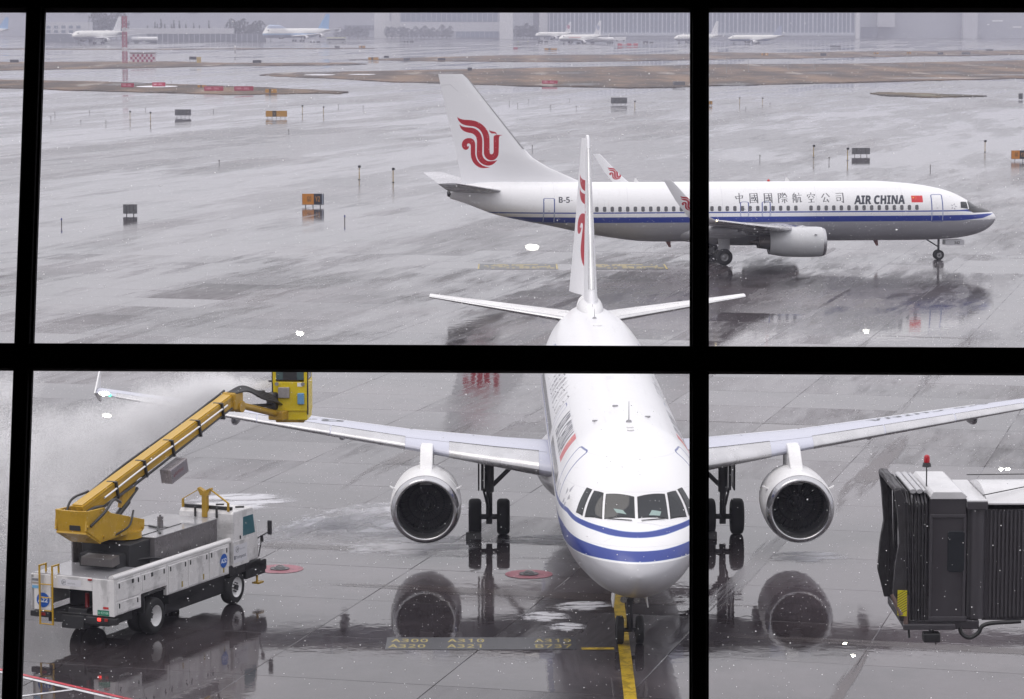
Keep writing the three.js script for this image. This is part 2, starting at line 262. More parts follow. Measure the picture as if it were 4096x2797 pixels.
function hullGeometry(H, z0, z1) { // uv: starboard (-x) on the upper half of the print, port on the lower half
  const A = [0]; for (let k = 0; k <= 44; k++) A.push(0.003 + 9 * (k / 44) ** 2.1); for (let a = 10; a < H.L - 13; a += 1) A.push(a); for (let k = 0; k <= 30; k++) A.push(H.L - 13 + 13 * (k / 30)); 
  const N = 40, out = [];
  for (const side of [-1, 1]) {
    const P = [], Nn = [], U = [], I = [];
    A.forEach((a, i) => { for (let j = 0; j <= N; j++) {
      const th = side * Math.PI * j / N, p = H.pt(a, th), n = a ? H.nrm(a, th) : V(0, 0, 1); P.push(p.x, p.y, p.z); Nn.push(n.x, n.y, n.z);
      const v = (p.y - z0) / (z1 - z0) * 0.5; U.push(side < 0 ? 1 - a / H.L : a / H.L, side < 0 ? 0.5 + v : v);
      if (i && j) { const c = i * (N + 1) + j, b = c - N - 1; side < 0 ? I.push(b - 1, b, c, b - 1, c, c - 1) : I.push(b, b - 1, c, b - 1, c - 1, c); }
    } });
    const g = new THREE.BufferGeometry(); g.setAttribute('position', new THREE.Float32BufferAttribute(P, 3)); g.setAttribute('normal', new THREE.Float32BufferAttribute(Nn, 3)); g.setAttribute('uv', new THREE.Float32BufferAttribute(U, 2)); g.setIndex(I); out.push(orient(g));
  }
  return mergeGeometries(out);
}
function patch(H, corners, off = 0.006, n = 8) { // four corners as [a, theta], bent onto the hull
  const P = [], Nn = [], U = [], I = [];
  for (let i = 0; i <= n; i++) for (let j = 0; j <= n; j++) {
    const u = i / n, v = j / n, w = (k) => (corners[0][k] * (1 - u) + corners[1][k] * u) * (1 - v) + (corners[3][k] * (1 - u) + corners[2][k] * u) * v;
    const a = w(0), th = w(1), nn = H.nrm(a, th), p = H.pt(a, th).addScaledVector(nn, off); P.push(p.x, p.y, p.z); Nn.push(nn.x, nn.y, nn.z); U.push(u, v);
    if (i && j) { const c = i * (n + 1) + j, b = c - n - 1; I.push(b - 1, b, c, b - 1, c, c - 1); }
  }
  const g = new THREE.BufferGeometry(); g.setAttribute('position', new THREE.Float32BufferAttribute(P, 3)); g.setAttribute('normal', new THREE.Float32BufferAttribute(Nn, 3)); g.setAttribute('uv', new THREE.Float32BufferAttribute(U, 2)); g.setIndex(I); return orient(g);
}
const foil = (x, t) => t * 5 * (0.2969 * Math.sqrt(x) - 0.126 * x - 0.3516 * x * x + 0.2843 * x ** 3 - 0.1036 * x ** 4);
// sections: { a, y, z, c, t, n: [ny, nz] thickness direction, f: [fa, fy] aft direction, x0, x1 part of the chord used, o: offset }
function loft(secs, uvOf, opt = {}) {
  const { x0 = 0, x1 = 1, lower = x1, o = 0, m = 16, cap = true } = opt, rows = [];
  for (const s of secs) {
    const n = s.n ?? [0, 1], f = s.f ?? [1, 0], row = [], put = (x, h) => { const d = x * s.c; row.push([s.y + f[1] * d + n[0] * h, s.z + n[1] * h, -(s.a + f[0] * d)]); };
    const cam = s.cam ?? 0, cl = (x) => cam * s.c * 4 * x * (1 - x) * (1 - 0.5 * x);
    for (let k = 0; k <= m; k++) { const x = x0 + (x1 - x0) * (1 - Math.cos(Math.PI / 2 * (1 - k / m))) ; put(x - (k === m ? o / s.c : 0), (foil(x, s.t) * s.c + o) + cl(x)); }
    for (let k = 0; k <= m; k++) { const x = x0 + (lower - x0) * (1 - Math.cos(Math.PI / 2 * (k / m))); put(x - (k === 0 ? o / s.c : 0), -(foil(x, s.t) * s.c + o) * 0.85 + cl(x)); }
    rows.push(row);
  }
  const R = rows[0].length, P = [], U = [], I = [];
  rows.forEach((r, i) => r.forEach((p, j) => { P.push(...p); const uv = uvOf ? uvOf(-p[2], p[0], p[1]) : [p[0], -p[2]]; U.push(...uv); if (i && j) { const c = i * R + j, b = c - R; I.push(b - 1, b, c, b - 1, c, c - 1); } }));
  for (let i = 1; i < rows.length; i++) { const c = i * R, b = c - R; I.push(b + R - 1, b, c, b + R - 1, c, c + R - 1); } // close the trailing edge
  if (cap) for (const i of [0, rows.length - 1]) { const b = P.length / 3; rows[i].forEach((p) => { P.push(...p); U.push(...(uvOf ? uvOf(-p[2], p[0], p[1]) : [p[0], -p[2]])); }); for (let j = 0; j < m; j++) I.push(b + j, b + j + 1, b + R - 2 - j, b + j, b + R - 2 - j, b + R - 1 - j); }
  const g = new THREE.BufferGeometry(); g.setAttribute('position', new THREE.Float32BufferAttribute(P, 3)); g.setAttribute('uv', new THREE.Float32BufferAttribute(U, 2)); g.setIndex(I); let vol = 0; for (let k = 0; k < I.length; k += 3) { const [a, b, c] = [I[k] * 3, I[k + 1] * 3, I[k + 2] * 3]; vol += P[a] * (P[b + 1] * P[c + 2] - P[b + 2] * P[c + 1]) - P[a + 1] * (P[b] * P[c + 2] - P[b + 2] * P[c]) + P[a + 2] * (P[b] * P[c + 1] - P[b + 1] * P[c]); }
  if (vol < 0) { for (let k = 0; k < I.length; k += 3) { const t = I[k]; I[k] = I[k + 1]; I[k + 1] = t; } g.setIndex(I); }
  g.computeVertexNormals(); return g;
}
const mixSec = (p, q, t) => { const o = {}; for (const k of ['a', 'y', 'z', 'c', 't', 'cam']) o[k] = (p[k] ?? 0) * (1 - t) + (q[k] ?? 0) * t; o.n = p.n; o.f = p.f; return o; };
function sectionAt(secs, y) { y = Math.abs(y); let i = 0; while (i < secs.length - 2 && y > Math.abs(secs[i + 1].y)) i++; const y0 = Math.abs(secs[i].y), y1 = Math.abs(secs[i + 1].y); return mixSec(secs[i], secs[i + 1], (y - y0) / (y1 - y0)); }
const lathe = (prof, seg = 40) => { const g = new THREE.LatheGeometry(prof.map(([a, r]) => new THREE.Vector2(r, a)), seg); g.rotateX(-Math.PI / 2); return g; }; // axis along aft
function wheelParts(parent, y, a, r, w, rimR) {
  const tp = [[-w / 2, rimR], [-w / 2, r * 0.82], [-w * 0.42, r * 0.95], [-w * 0.25, r], [w * 0.25, r], [w * 0.42, r * 0.95], [w / 2, r * 0.82], [w / 2, rimR]].map(([h, q]) => new THREE.Vector2(q, h));
  const t = new THREE.LatheGeometry(tp, 32); t.rotateZ(Math.PI / 2); t.translate(y, r, -a); mesh('wheel', t, M.tyre, parent);
  for (const s of [-1, 1]) {
    const c = new THREE.LatheGeometry([[0, 0.34], [rimR * 0.3, 0.34], [rimR * 0.45, 0.2], [rimR * 0.85, 0.16], [rimR, 0.42]].map(([q, h]) => new THREE.Vector2(q + 1e-4, h * w)), 24); c.rotateZ(-Math.PI / 2 * s); const hub = [c.translate(y, r, -a)];
    for (let k = 0; k < 8; k++) hub.push(bar([y + s * w * 0.15, r + Math.cos(k * Math.PI / 4) * rimR * 0.62, -a + Math.sin(k * Math.PI / 4) * rimR * 0.62], [y + s * w * 0.25, r + Math.cos(k * Math.PI / 4) * rimR * 0.62, -a + Math.sin(k * Math.PI / 4) * rimR * 0.62], rimR * 0.09, 6));
    mesh('wheel_hub', merge(hub), M.hub, parent);
  }
}
function nacelle(craft, side, e, M2) { // e: y, z, a (inlet), r, len
  const n = new THREE.Group(); n.name = 'engine'; n.position.set(side * e.y, e.z, -e.a); craft.add(n);
  const r = e.r, l = e.len;
  mesh('cowling', lathe([[0.24, r * 0.955], [0.5, r * 0.985], [l * 0.25, r], [l * 0.42, r], [l * 0.5, r * 0.992], [l * 0.51, r * 0.98], [l * 0.52, r * 0.992], [l * 0.75, r * 0.95], [l, r * 0.8], [l, r * 0.77], [l * 0.8, r * 0.78]], 56), M2.cowl, n);
  mesh('inlet_lip', lathe([[0.25, r * 0.951], [0.12, r * 0.925], [0.03, r * 0.875], [0, r * 0.835], [0.02, r * 0.795], [0.1, r * 0.765], [0.25, r * 0.752]], 56), M.lip, n);
  mesh('intake_duct', lathe([[0.24, r * 0.756], [0.6, r * 0.75], [1.1, r * 0.78], [1.75, r * 0.78]], 48), worn(0.07, 0.07, 0.075, 0.6, 0.1, 0.8), n);  // duct darker than its own grey, shade of the deep intake painted in
  const blades = []; for (let k = 0; k < 30; k++) { const g = new THREE.BoxGeometry(0.012, r * 0.56, 0.22); g.rotateY(0.7); g.translate(0, r * 0.5, -1.5); g.rotateZ(k / 30 * Math.PI * 2); blades.push(g); }
  const disc = new THREE.CircleGeometry(r * 0.79, 40); disc.translate(0, 0, -1.7); blades.push(disc);
  mesh('fan', merge(blades), M2.fan, n);
  mesh('spinner', lathe([[1.15, 0.001], [1.22, r * 0.08], [1.36, r * 0.17], [1.5, r * 0.24]], 28), M2.fan, n);
  mesh('exhaust_nozzle', lathe([[l * 0.72, r * 0.5], [l * 0.95, r * 0.52], [l * 1.18, r * 0.4], [l * 1.2, r * 0.38], [l * 0.9, r * 0.36]], 36), M2.hot, n);
  mesh('exhaust_cone', lathe([[l * 0.95, r * 0.3], [l * 1.2, r * 0.22], [l * 1.38, 0.002]], 24), M2.hot, n);
  for (const s of e.chines ?? [-1, 1]) { const q = prism([[0, 0], [0.16, 0.03], [0.2, 0.13], [0.05, 0.22], [0, 0.2]], 0.03); q.rotateY(-Math.PI / 2); q.scale(1, 1, 1); const m = new THREE.Matrix4().makeRotationZ(-s * 1.05); q.translate(0.015, r * 0.96, -0.9); mesh('cowl_strake', q.applyMatrix4(m), M2.cowl, n); }
  // pylon: a slim tapered beam from the cowl up to the wing
  const w0 = e.pw ?? 0.2, py = [[0.9, r * 0.86, w0 * 0.6], [1.5, r * 1.02, w0], [e.pl, e.ph * 0.99, w0 * 1.25], [e.pl + 1.4, e.ph * 1.02, w0 * 1.2], [e.pl + 1.4, e.ph * 0.55, w0], [l * 1.05, r * 0.5, w0 * 0.7], [1.2, r * 0.6, w0 * 0.6]];
  const s = new THREE.Shape(py.map(([a, h]) => new THREE.Vector2(a, h))), pg = new THREE.ExtrudeGeometry(s, { depth: w0 * 1.5, bevelEnabled: true, bevelSize: 0.05, bevelThickness: w0 * 0.25, bevelSegments: 3 }); pg.translate(0, 0, -w0 * 0.75); pg.rotateY(Math.PI / 2);
  mesh('pylon', pg, M2.cowl, n);
  return n;
}
// the red phoenix on the fins, traced in a 1524 x 1587 field
function phoenix(x, px, py, sx, sy) {
  const C = (...n) => x.bezierCurveTo(...n.map((v, i) => i % 2 ? py + v * sy : px + v * sx)), m = (a, b) => { x.beginPath(); x.moveTo(px + a * sx, py + b * sy); }, l = (a, b) => x.lineTo(px + a * sx, py + b * sy);
  x.fillStyle = '#a8041f';
  m(205, 155); C(300, 260, 520, 215, 620, 250); C(830, 290, 1015, 470, 1027, 700); l(1030, 1040); C(1030, 1120, 1130, 1120, 1135, 1030); l(1135, 680); C(1135, 630, 1170, 615, 1210, 612); C(1205, 580, 1170, 570, 1140, 572); C(1070, 585, 1030, 540, 1018, 485); C(1070, 550, 1210, 490, 1215, 608); l(1370, 615); l(1300, 628); C(1270, 650, 1272, 690, 1268, 760); l(1262, 1060); C(1250, 1190, 1150, 1260, 1060, 1250); C(950, 1230, 885, 1150, 885, 1040); l(885, 800); C(890, 580, 790, 410, 580, 390); C(400, 370, 250, 350, 205, 155); x.fill();
  m(262, 340); C(330, 440, 520, 410, 620, 440); C(780, 490, 850, 640, 845, 780); l(840, 1060); C(840, 1220, 970, 1330, 1225, 1245); C(1150, 1350, 1060, 1400, 960, 1380); C(800, 1350, 705, 1230, 703, 1080); l(710, 780); C(705, 640, 640, 580, 540, 560); C(400, 545, 280, 480, 262, 340); x.fill();
  m(662, 860); l(662, 1080); C(680, 1250, 790, 1420, 1045, 1425); C(930, 1455, 800, 1460, 720, 1400); C(600, 1320, 552, 1200, 552, 1080); l(552, 900); C(552, 800, 450, 800, 450, 870); C(455, 910, 490, 910, 503, 880); C(510, 990, 400, 1010, 355, 950); C(290, 870, 320, 690, 510, 690); C(610, 690, 662, 760, 662, 860); x.fill();
}
// brush strokes of the eight characters, each in a unit square
const GLYPH = [
  [[[0.12, 0.35], [0.2, 0.58]], [[0.12, 0.38], [0.85, 0.28], [0.78, 0.52]], [[0.2, 0.57], [0.78, 0.5]], [[0.5, 0.05], [0.5, 0.98]]],
  0, 0,
  [[[0.1, 0.1], [0.1, 0.98]], [[0.1, 0.12], [0.38, 0.1], [0.26, 0.32], [0.36, 0.46], [0.2, 0.56]], [[0.55, 0.05], [0.45, 0.3]], [[0.55, 0.15], [0.72, 0.15], [0.5, 0.42]], [[0.75, 0.08], [0.95, 0.38]], [[0.62, 0.25], [0.85, 0.2]], [[0.5, 0.5], [0.9, 0.46]], [[0.42, 0.64], [0.98, 0.6]], [[0.7, 0.62], [0.7, 0.98]], [[0.55, 0.72], [0.45, 0.88]], [[0.84, 0.7], [0.95, 0.85]]],
  [[[0.3, 0.05], [0.2, 0.2]], [[0.14, 0.22], [0.12, 0.95]], [[0.14, 0.22], [0.42, 0.2], [0.42, 0.95]], [[0.05, 0.55], [0.5, 0.5]], [[0.27, 0.3], [0.28, 0.42]], [[0.27, 0.62], [0.28, 0.75]], [[0.72, 0.08], [0.75, 0.2]], [[0.55, 0.3], [0.98, 0.26]], [[0.64, 0.48], [0.55, 0.92]], [[0.64, 0.48], [0.84, 0.46], [0.84, 0.9], [0.98, 0.86]]],
  [[[0.5, 0.05], [0.52, 0.16]], [[0.14, 0.38], [0.16, 0.24], [0.88, 0.2], [0.82, 0.34]], [[0.4, 0.34], [0.22, 0.54]], [[0.6, 0.34], [0.8, 0.5]], [[0.3, 0.66], [0.72, 0.62]], [[0.5, 0.64], [0.5, 0.9]], [[0.2, 0.94], [0.82, 0.9]]],
  [[[0.4, 0.15], [0.12, 0.5]], [[0.62, 0.12], [0.9, 0.42]], [[0.45, 0.48], [0.28, 0.88], [0.74, 0.8]], [[0.66, 0.66], [0.82, 0.92]]],
  [[[0.15, 0.14], [0.85, 0.1], [0.85, 0.98], [0.7, 0.88]], [[0.15, 0.36], [0.62, 0.33]], [[0.2, 0.52], [0.22, 0.82]], [[0.2, 0.52], [0.58, 0.5], [0.56, 0.78], [0.22, 0.8]]],
];
GLYPH[1] = GLYPH[2] = [[[0.14, 0.1], [0.12, 0.98]], [[0.14, 0.12], [0.86, 0.08], [0.88, 0.98]], [[0.15, 0.92], [0.86, 0.88]], [[0.26, 0.32], [0.76, 0.28]], [[0.3, 0.46], [0.3, 0.6], [0.48, 0.58], [0.48, 0.45], [0.3, 0.46]], [[0.26, 0.76], [0.54, 0.7]], [[0.58, 0.18], [0.62, 0.5], [0.78, 0.8]], [[0.74, 0.46], [0.56, 0.78]]];
function paintHull(o) { // o: L, z0, z1, stripes, belly, doors, words ...
  const W = 2048, H = 1024, h = H / 2;
  return canvas(W, H, (x) => {
    for (const side of [0, 1]) {
      const X = (a) => side ? a / o.L * W : (1 - a / o.L) * W, Y = (z) => side * h + (1 - (z - o.z0) / (o.z1 - o.z0)) * h, mx = W / o.L, mz = h / (o.z1 - o.z0);
      const rect = (a, z0, b, z1) => x.fillRect(Math.min(X(a), X(b)), Y(z1), Math.abs(X(b) - X(a)), (z1 - z0) * mz);
      x.save(); x.beginPath(); x.rect(0, side * h, W, h); x.clip();
      x.fillStyle = '#e4e4e6'; x.fillRect(0, side * h, W, h);
      x.fillStyle = o.bellyCol ?? '#b4b4b8'; rect(-1, -1, o.L + 1, o.belly);
      // panel seams
      x.strokeStyle = 'rgba(120,120,128,0.28)'; x.lineWidth = 1; for (const a of o.seams ?? []) { x.beginPath(); x.moveTo(X(a), Y(o.z0)); x.lineTo(X(a), Y(o.z1)); x.stroke(); }
      for (let k = 0; k < 46; k++) { x.strokeStyle = `rgba(105,105,112,${rr(0.08, 0.22)})`; const a = rr(1, o.L - 3), z = rr(o.belly, o.z1), w = rr(0.3, 1.4), q = rr(0.15, 0.5); x.strokeRect(Math.min(X(a), X(a + w)), Y(z + q), w * mx, q * mz); }
      for (const z of [o.belly + 0.35, o.belly + 1.5, o.belly + 2.2]) { x.strokeStyle = 'rgba(110,110,118,0.16)'; x.beginPath(); x.moveTo(0, Y(z)); x.lineTo(W, Y(z)); x.stroke(); }
      for (let k = 0; k < 120; k++) { x.fillStyle = `rgba(120,116,110,${rr(0.02, 0.07)})`; x.fillRect(X(rr(1, o.L)), Y(rr(o.belly, o.z1)), rr(2, 5), rr(8, 60)); }
      x.fillStyle = o.blue; for (const s of o.stripes) { x.beginPath(); s.forEach(([a, z], i) => i ? x.lineTo(X(a), Y(z)) : x.moveTo(X(a), Y(z))); x.closePath(); x.fill(); }
      if (o.mask) { x.fillStyle = '#15161a'; x.beginPath(); o.mask.forEach(([a, z], i) => i ? x.lineTo(X(a), Y(z)) : x.moveTo(X(a), Y(z))); x.closePath(); x.fill(); }
      for (const [a, z0, w, ht, lw] of o.doors) { x.lineWidth = lw ?? 3.2; x.strokeStyle = '#26387f'; x.beginPath(); x.roundRect(Math.min(X(a), X(a + w)), Y(z0 + ht), w * mx, ht * mz, 8); x.stroke(); x.stroke(); x.strokeStyle = '#d9dbe4'; x.lineWidth = (lw ?? 2.4) * 0.9; x.save(); x.beginPath(); x.rect(0, Y(o.stripeTop), W, (o.stripeTop - o.belly) * mz); x.clip(); x.beginPath(); x.roundRect(Math.min(X(a), X(a + w)), Y(z0 + ht), w * mx, ht * mz, 8); x.stroke(); x.restore(); x.fillStyle = '#555a66'; x.fillRect(X(a + w * 0.5) - 3, Y(z0 + ht * 0.52), 7, 2.4); }
      x.save(); x.beginPath(); // words: one line towards the nose on the starboard side, away from it on the port side
      const aw = o.words.a, zw = o.words.z, hw = o.words.h; x.fillStyle = '#1c2030';
      x.translate(side ? X(aw - o.words.len) : X(aw), Y(zw)); x.scale(mx, mz); x.transform(1, 0, -0.12, 1, 0, 0);
      x.font = 'bold 100px sans-serif'; x.textBaseline = 'alphabetic'; const tw = x.measureText('AIR CHINA').width; x.scale(o.words.len / tw, hw * 0.0138); x.fillText('AIR CHINA', 0, 0); x.lineWidth = 5; x.strokeStyle = '#1c2030'; x.strokeText('AIR CHINA', 0, 0); x.restore();
      const cs = o.chars; GLYPH.forEach((gl, k) => { x.strokeStyle = '#23232b'; x.lineCap = 'round'; x.lineJoin = 'round'; const a0 = side ? cs.a1 + (cs.a0 - cs.a1) * k / 8 : cs.a0 - (cs.a0 - cs.a1) * k / 8, ox = X(a0), oy = Y(cs.z + cs.h); for (const st of gl) { x.lineWidth = cs.h * 0.085 * mx * (1.1 - 0.25 * rnd()); x.beginPath(); st.forEach(([u, v], i) => { const px = ox + u * cs.h * 0.95 * mx, py = oy + v * cs.h * mz; i ? x.lineTo(px, py) : x.moveTo(px, py); }); x.stroke(); } });
      const f = o.flag; x.fillStyle = '#c8141e'; const fx = side ? X(f.a - f.w) : X(f.a); x.save(); x.transform(1, 0, 0, 1, 0, 0); x.beginPath(); const y0 = Y(f.z + f.h), y1 = Y(f.z); x.moveTo(fx, y0); x.lineTo(fx + f.w * mx, y0); x.lineTo(fx + f.w * mx, y1); x.lineTo(fx, y1); x.fill(); x.fillStyle = '#f3c93a'; const star = (cx, cy, R) => { x.beginPath(); for (let i = 0; i < 10; i++) { const q = i * Math.PI / 5 - Math.PI / 2, r = i % 2 ? R * 0.4 : R; x.lineTo(cx + Math.cos(q) * r * mx, cy + Math.sin(q) * r * mz); } x.fill(); }; star(fx + f.w * 0.18 * mx, y0 + f.h * 0.28 * mz, f.h * 0.17); for (const [u, v] of [[0.36, 0.12], [0.42, 0.24], [0.42, 0.4], [0.36, 0.52]]) star(fx + f.w * u * mx, y0 + f.h * v * mz, f.h * 0.06); x.restore();
      if (o.emblem) { x.fillStyle = '#9a9aa2'; for (let k = 0; k < 5; k++) { const q = k * Math.PI * 0.4, R = o.emblem.r; x.beginPath(); for (const [d, r] of [[-0.5, 0.55], [0, 1], [0.35, 0.55], [0, 0.4]]) x.lineTo(X(o.emblem.a) + Math.cos(q + d) * r * R * mx, Y(o.emblem.z) + Math.sin(q + d) * r * R * mz); x.fill(); } }
      for (const [t, a, z, hh, col] of o.texts ?? []) { x.save(); x.fillStyle = col ?? '#2a2c38'; x.translate(X(a), Y(z)); x.scale(mx * hh * 0.0135, mz * hh * 0.0135); x.font = 'bold 100px sans-serif'; x.fillText(t, 0, 0); x.restore(); }
      x.fillStyle = 'rgba(60,60,66,0.5)'; for (let k = 0; k < 26; k++) { x.fillRect(X(rr(5, o.L - 6)), Y(rr(o.belly, o.belly + 1.2)), 2.5, 2.5); }
      // streaks of dirty melt water on the belly
      for (let k = 0; k < 260; k++) { x.fillStyle = `rgba(70,66,64,${rr(0.02, 0.09)})`; const a = rr(4, o.L), z = rr(o.z0, o.belly); x.fillRect(X(a), Y(z), rr(10, 70), rr(1, 4)); }
      x.restore();
    }
  });
}
function finPrint(w, h, logo, extra) { return canvas(512, 512, (x) => { x.fillStyle = '#e4e4e7'; x.fillRect(0, 0, 512, 512); phoenix(x, logo[0] * 512, logo[1] * 512, logo[2] * 512 / 1524, logo[3] * 512 / 1587); extra?.(x); x.strokeStyle = 'rgba(110,110,118,0.35)'; x.lineWidth = 1; x.strokeRect(2, 2, 508, 508); }); }
function windowPlate() { const s = new THREE.Shape(), w = 0.12, h = 0.175, r = 0.09; s.moveTo(-w + r, -h); s.lineTo(w - r, -h); s.quadraticCurveTo(w, -h, w, -h + r); s.lineTo(w, h - r); s.quadraticCurveTo(w, h, w - r, h); s.lineTo(-w + r, h); s.quadraticCurveTo(-w, h, -w, h - r); s.lineTo(-w, -h + r); s.quadraticCurveTo(-w, -h, -w + r, -h); return new THREE.ShapeGeometry(s, 3); }
const PLATE = windowPlate();
function cabinWindows(craft, H, list, side, z) {
  for (const a of list) { const th = H.thAt(a, z, side), n = H.nrm(a, th), p = H.pt(a, th).addScaledVector(n, 0.007), m = mesh('cabin_window', PLATE, M.cabin, craft); m.position.copy(p); const fwd = V(0, 0, 1), x = fwd.clone().addScaledVector(n, -n.z).normalize().multiplyScalar(side < 0 ? 1 : -1), y = n.clone().cross(x); m.quaternion.setFromRotationMatrix(new THREE.Matrix4().makeBasis(x, y, n)); }
}
const fanMetal = worn(0.09, 0.09, 0.1, 0.45, 0.4, 0.5), hot = worn(0.12, 0.1, 0.09, 0.5, 0.6, 0.8);
// ---- the twin jet parked nose-on at the stand ----
{
  const L = 44.5, z0 = 1.4, z1 = 6.1;
  const H = Hull([[0, 2.76, 2.76, 2.76, 0], [0.06, 2.93, 2.58, 2.77, 0.26], [0.15, 3.05, 2.46, 2.79, 0.42], [0.5, 3.34, 2.22, 2.88, 0.8], [1, 3.66, 2.06, 3.02, 1.14], [1.5, 3.95, 1.97, 3.2, 1.38], [1.8, 4.18, 1.93, 3.32, 1.5], [2.4, 4.74, 1.9, 3.48, 1.68], [3.2, 5.2, 1.84, 3.6, 1.82], [4.2, 5.58, 1.79, 3.72, 1.92], [5.2, 5.78, 1.77, 3.79, 1.96], [6.4, 5.88, 1.76, 3.83, 1.975], [28.5, 5.88, 1.76, 3.83, 1.975], [33, 5.88, 2.05, 3.93, 1.94], [36.5, 5.86, 2.8, 4.25, 1.72], [40, 5.74, 3.85, 4.75, 1.15], [43, 5.45, 4.65, 5.05, 0.45], [44.5, 5.2, 4.85, 5.02, 0.16]], L);
  const jet = thing('airliner', 'white airliner with blue stripes parked nose-on, sharply cut by the black frame', 'airliner', [3.19, 0, -72.67], 0.006);
  const paint = paintHull({ L, z0, z1, blue: '#002c88', belly: 3.08, stripeTop: 4.05, bellyCol: '#b6b6bb', seams: [8.3, 15.5, 22, 29.5, 36],
    stripes: [[[-1, 3.1], [0.6, 3.13], [3, 3.1], [45, 3.1], [45, 3.6], [3.6, 3.6], [1.5, 3.42], [0.7, 3.35], [-1, 3.3]], [[-1, 3.52], [0.8, 3.6], [1.2, 3.65], [2, 3.79], [3, 3.93], [45, 3.93], [45, 4.03], [3, 4.03], [2, 3.89], [1.2, 3.74], [0.8, 3.68], [-1, 3.6]]],
    doors: [[4.55, 3.35, 0.95, 1.95, 2.6], [14.4, 3.4, 0.85, 1.8, 2.6], [30.5, 3.4, 0.85, 1.8, 2.6], [37.4, 3.5, 0.85, 1.75, 2.2]],
    words: { a: 13.3, z: 4.62, h: 0.62, len: 4.9 }, chars: { a0: 24, a1: 15.3, z: 4.6, h: 0.78 }, flag: { a: 8.1, z: 4.62, w: 1.05, h: 0.66 }, emblem: { a: 3.55, z: 4.25, r: 0.34 } });
  mesh('fuselage', hullGeometry(H, z0, z1), std(1, 1, 1, 0.34, 0, { map: paint, clearcoat: 0.4, clearcoatRoughness: 0.15, roughnessMap: null }), jet);
  cabinWindows(jet, H, Array.from({ length: 62 }, (_, i) => 6.6 + i * 0.533).filter((a) => !(a > 13.9 && a < 15.6) && !(a > 30.1 && a < 31.7) && a < 37.2), -1, 4.28);
  cabinWindows(jet, H, Array.from({ length: 13 }, (_, i) => 6.6 + i * 0.533), 1, 4.28);
  // flight deck glazing; corners as [across, height] on the nose
  const C = ([y, z]) => { const a = H.aAt(y, z); return [a, H.thAt(a, z, Math.sign(y))]; };
  for (const s of [-1, 1]) {
    const q = (pts) => pts.map(([y, z]) => C([s * y, z]));
    const panes = [[[0.055, 4.02], [0.8, 3.98], [0.74, 4.5], [0.055, 4.46]], [[0.885, 3.98], [1.28, 3.98], [1.05, 4.54], [0.835, 4.52]], [[1.36, 4.0], [1.5, 4.04], [1.24, 4.58], [1.12, 4.56]]];
    panes.forEach((p, k) => {
      const cx = p.reduce((t, v) => t + v[0], 0) / 4, cz = p.reduce((t, v) => t + v[1], 0) / 4, big = p.map(([y, z]) => [Math.max(0.03, cx + (y - cx) * (k ? 1.12 : 1.05) + (k ? 0 : 0)), cz + (z - cz) * 1.08]);
      mesh('window_frame', patch(H, q(big), 0.006), M.black, jet);
      mesh('cockpit_window', patch(H, q(p), 0.013), M.glass, jet);
    });
    const wb = q([[0.12, 3.95], [0.74, 3.97]]).map(([a, t]) => H.pt(a, t).addScaledVector(H.nrm(a, t), 0.03)); mesh('wiper', bar(wb[0].toArray(), wb[1].toArray(), 0.012, 6), M.black, jet);
    // charts lying on the coaming show as pale sheets behind the glass
    mesh('chart_sheet', patch(H, q(s < 0 ? [[0.25, 4.08], [0.5, 4.11], [0.58, 4.2], [0.34, 4.17]].map(([y, z]) => [y, z]) : [[0.32, 4.06], [0.6, 4.04], [0.64, 4.13], [0.4, 4.17]]), 0.016, 3), std(0.28, 0.38, 0.36, 0.5), jet);
  }
  // wings
  const WU = (a, y) => [(y + 17.5) / 35, (a - 15) / 13];
  const wingPrint = canvas(2048, 1024, (x) => {
    x.fillStyle = '#bcbecb'; x.fillRect(0, 0, 2048, 1024);
    const X = (y) => (y + 17.5) / 35 * 2048, Y = (a) => (1 - (a - 15) / 13) * 1024, mx = 2048 / 35, my = 1024 / 13;
    x.strokeStyle = 'rgba(90,92,104,0.8)'; x.lineWidth = 3;
    for (const s of [-1, 1]) { for (const [p, q, r] of [[0.16, 0.16, 0], [0.62, 0.7, 0], [0.7, 0.76, 0]]) { x.beginPath(); x.moveTo(X(s * 2), Y(16.9 + 6.2 * p)); x.lineTo(X(s * 6.4), Y(19.2 + 3.9 * (p + q) / 2)); x.lineTo(X(s * 16.9), Y(24.7 + 1.6 * q)); x.stroke(); } for (const y of [4.3, 7, 9.4, 12, 14.6]) { x.beginPath(); x.moveTo(X(s * y), Y(16.2 + y * 0.52 + 2.3)); x.lineTo(X(s * y), Y(16.2 + y * 0.52 + 4)); x.stroke(); } }
    const word = (t, y, a, h, len) => { x.save(); x.fillStyle = '#262a34'; x.translate(X(y), Y(a)); x.rotate(Math.PI); x.scale(mx, my); x.transform(1, -0.52, 0, 1, 0, 0); x.font = 'bold 100px sans-serif'; const w = x.measureText(t).width; x.scale(len / w, h * 0.0135); x.fillText(t, 0, 0); x.restore(); };
    word('AIR CHINA', 12.9, 25.1, 1.1, 4.4); word('B-', -8.4, 22.9, 0.95, 1.4);
    for (let k = 0; k < 900; k++) { x.fillStyle = `rgba(${rnd() < 0.5 ? '240,242,250' : '150,150,160'},${rr(0.03, 0.12)})`; x.fillRect(rr(0, 2048), rr(0, 1024), rr(6, 60), rr(2, 6)); }
  });
  const wingMat = std(1, 1, 1, 0.35, 0.05, { map: wingPrint }), slatMat = worn(0.55, 0.55, 0.57, 0.3, 0.55, 1.4), snow = std(0.8, 0.81, 0.84, 0.9);
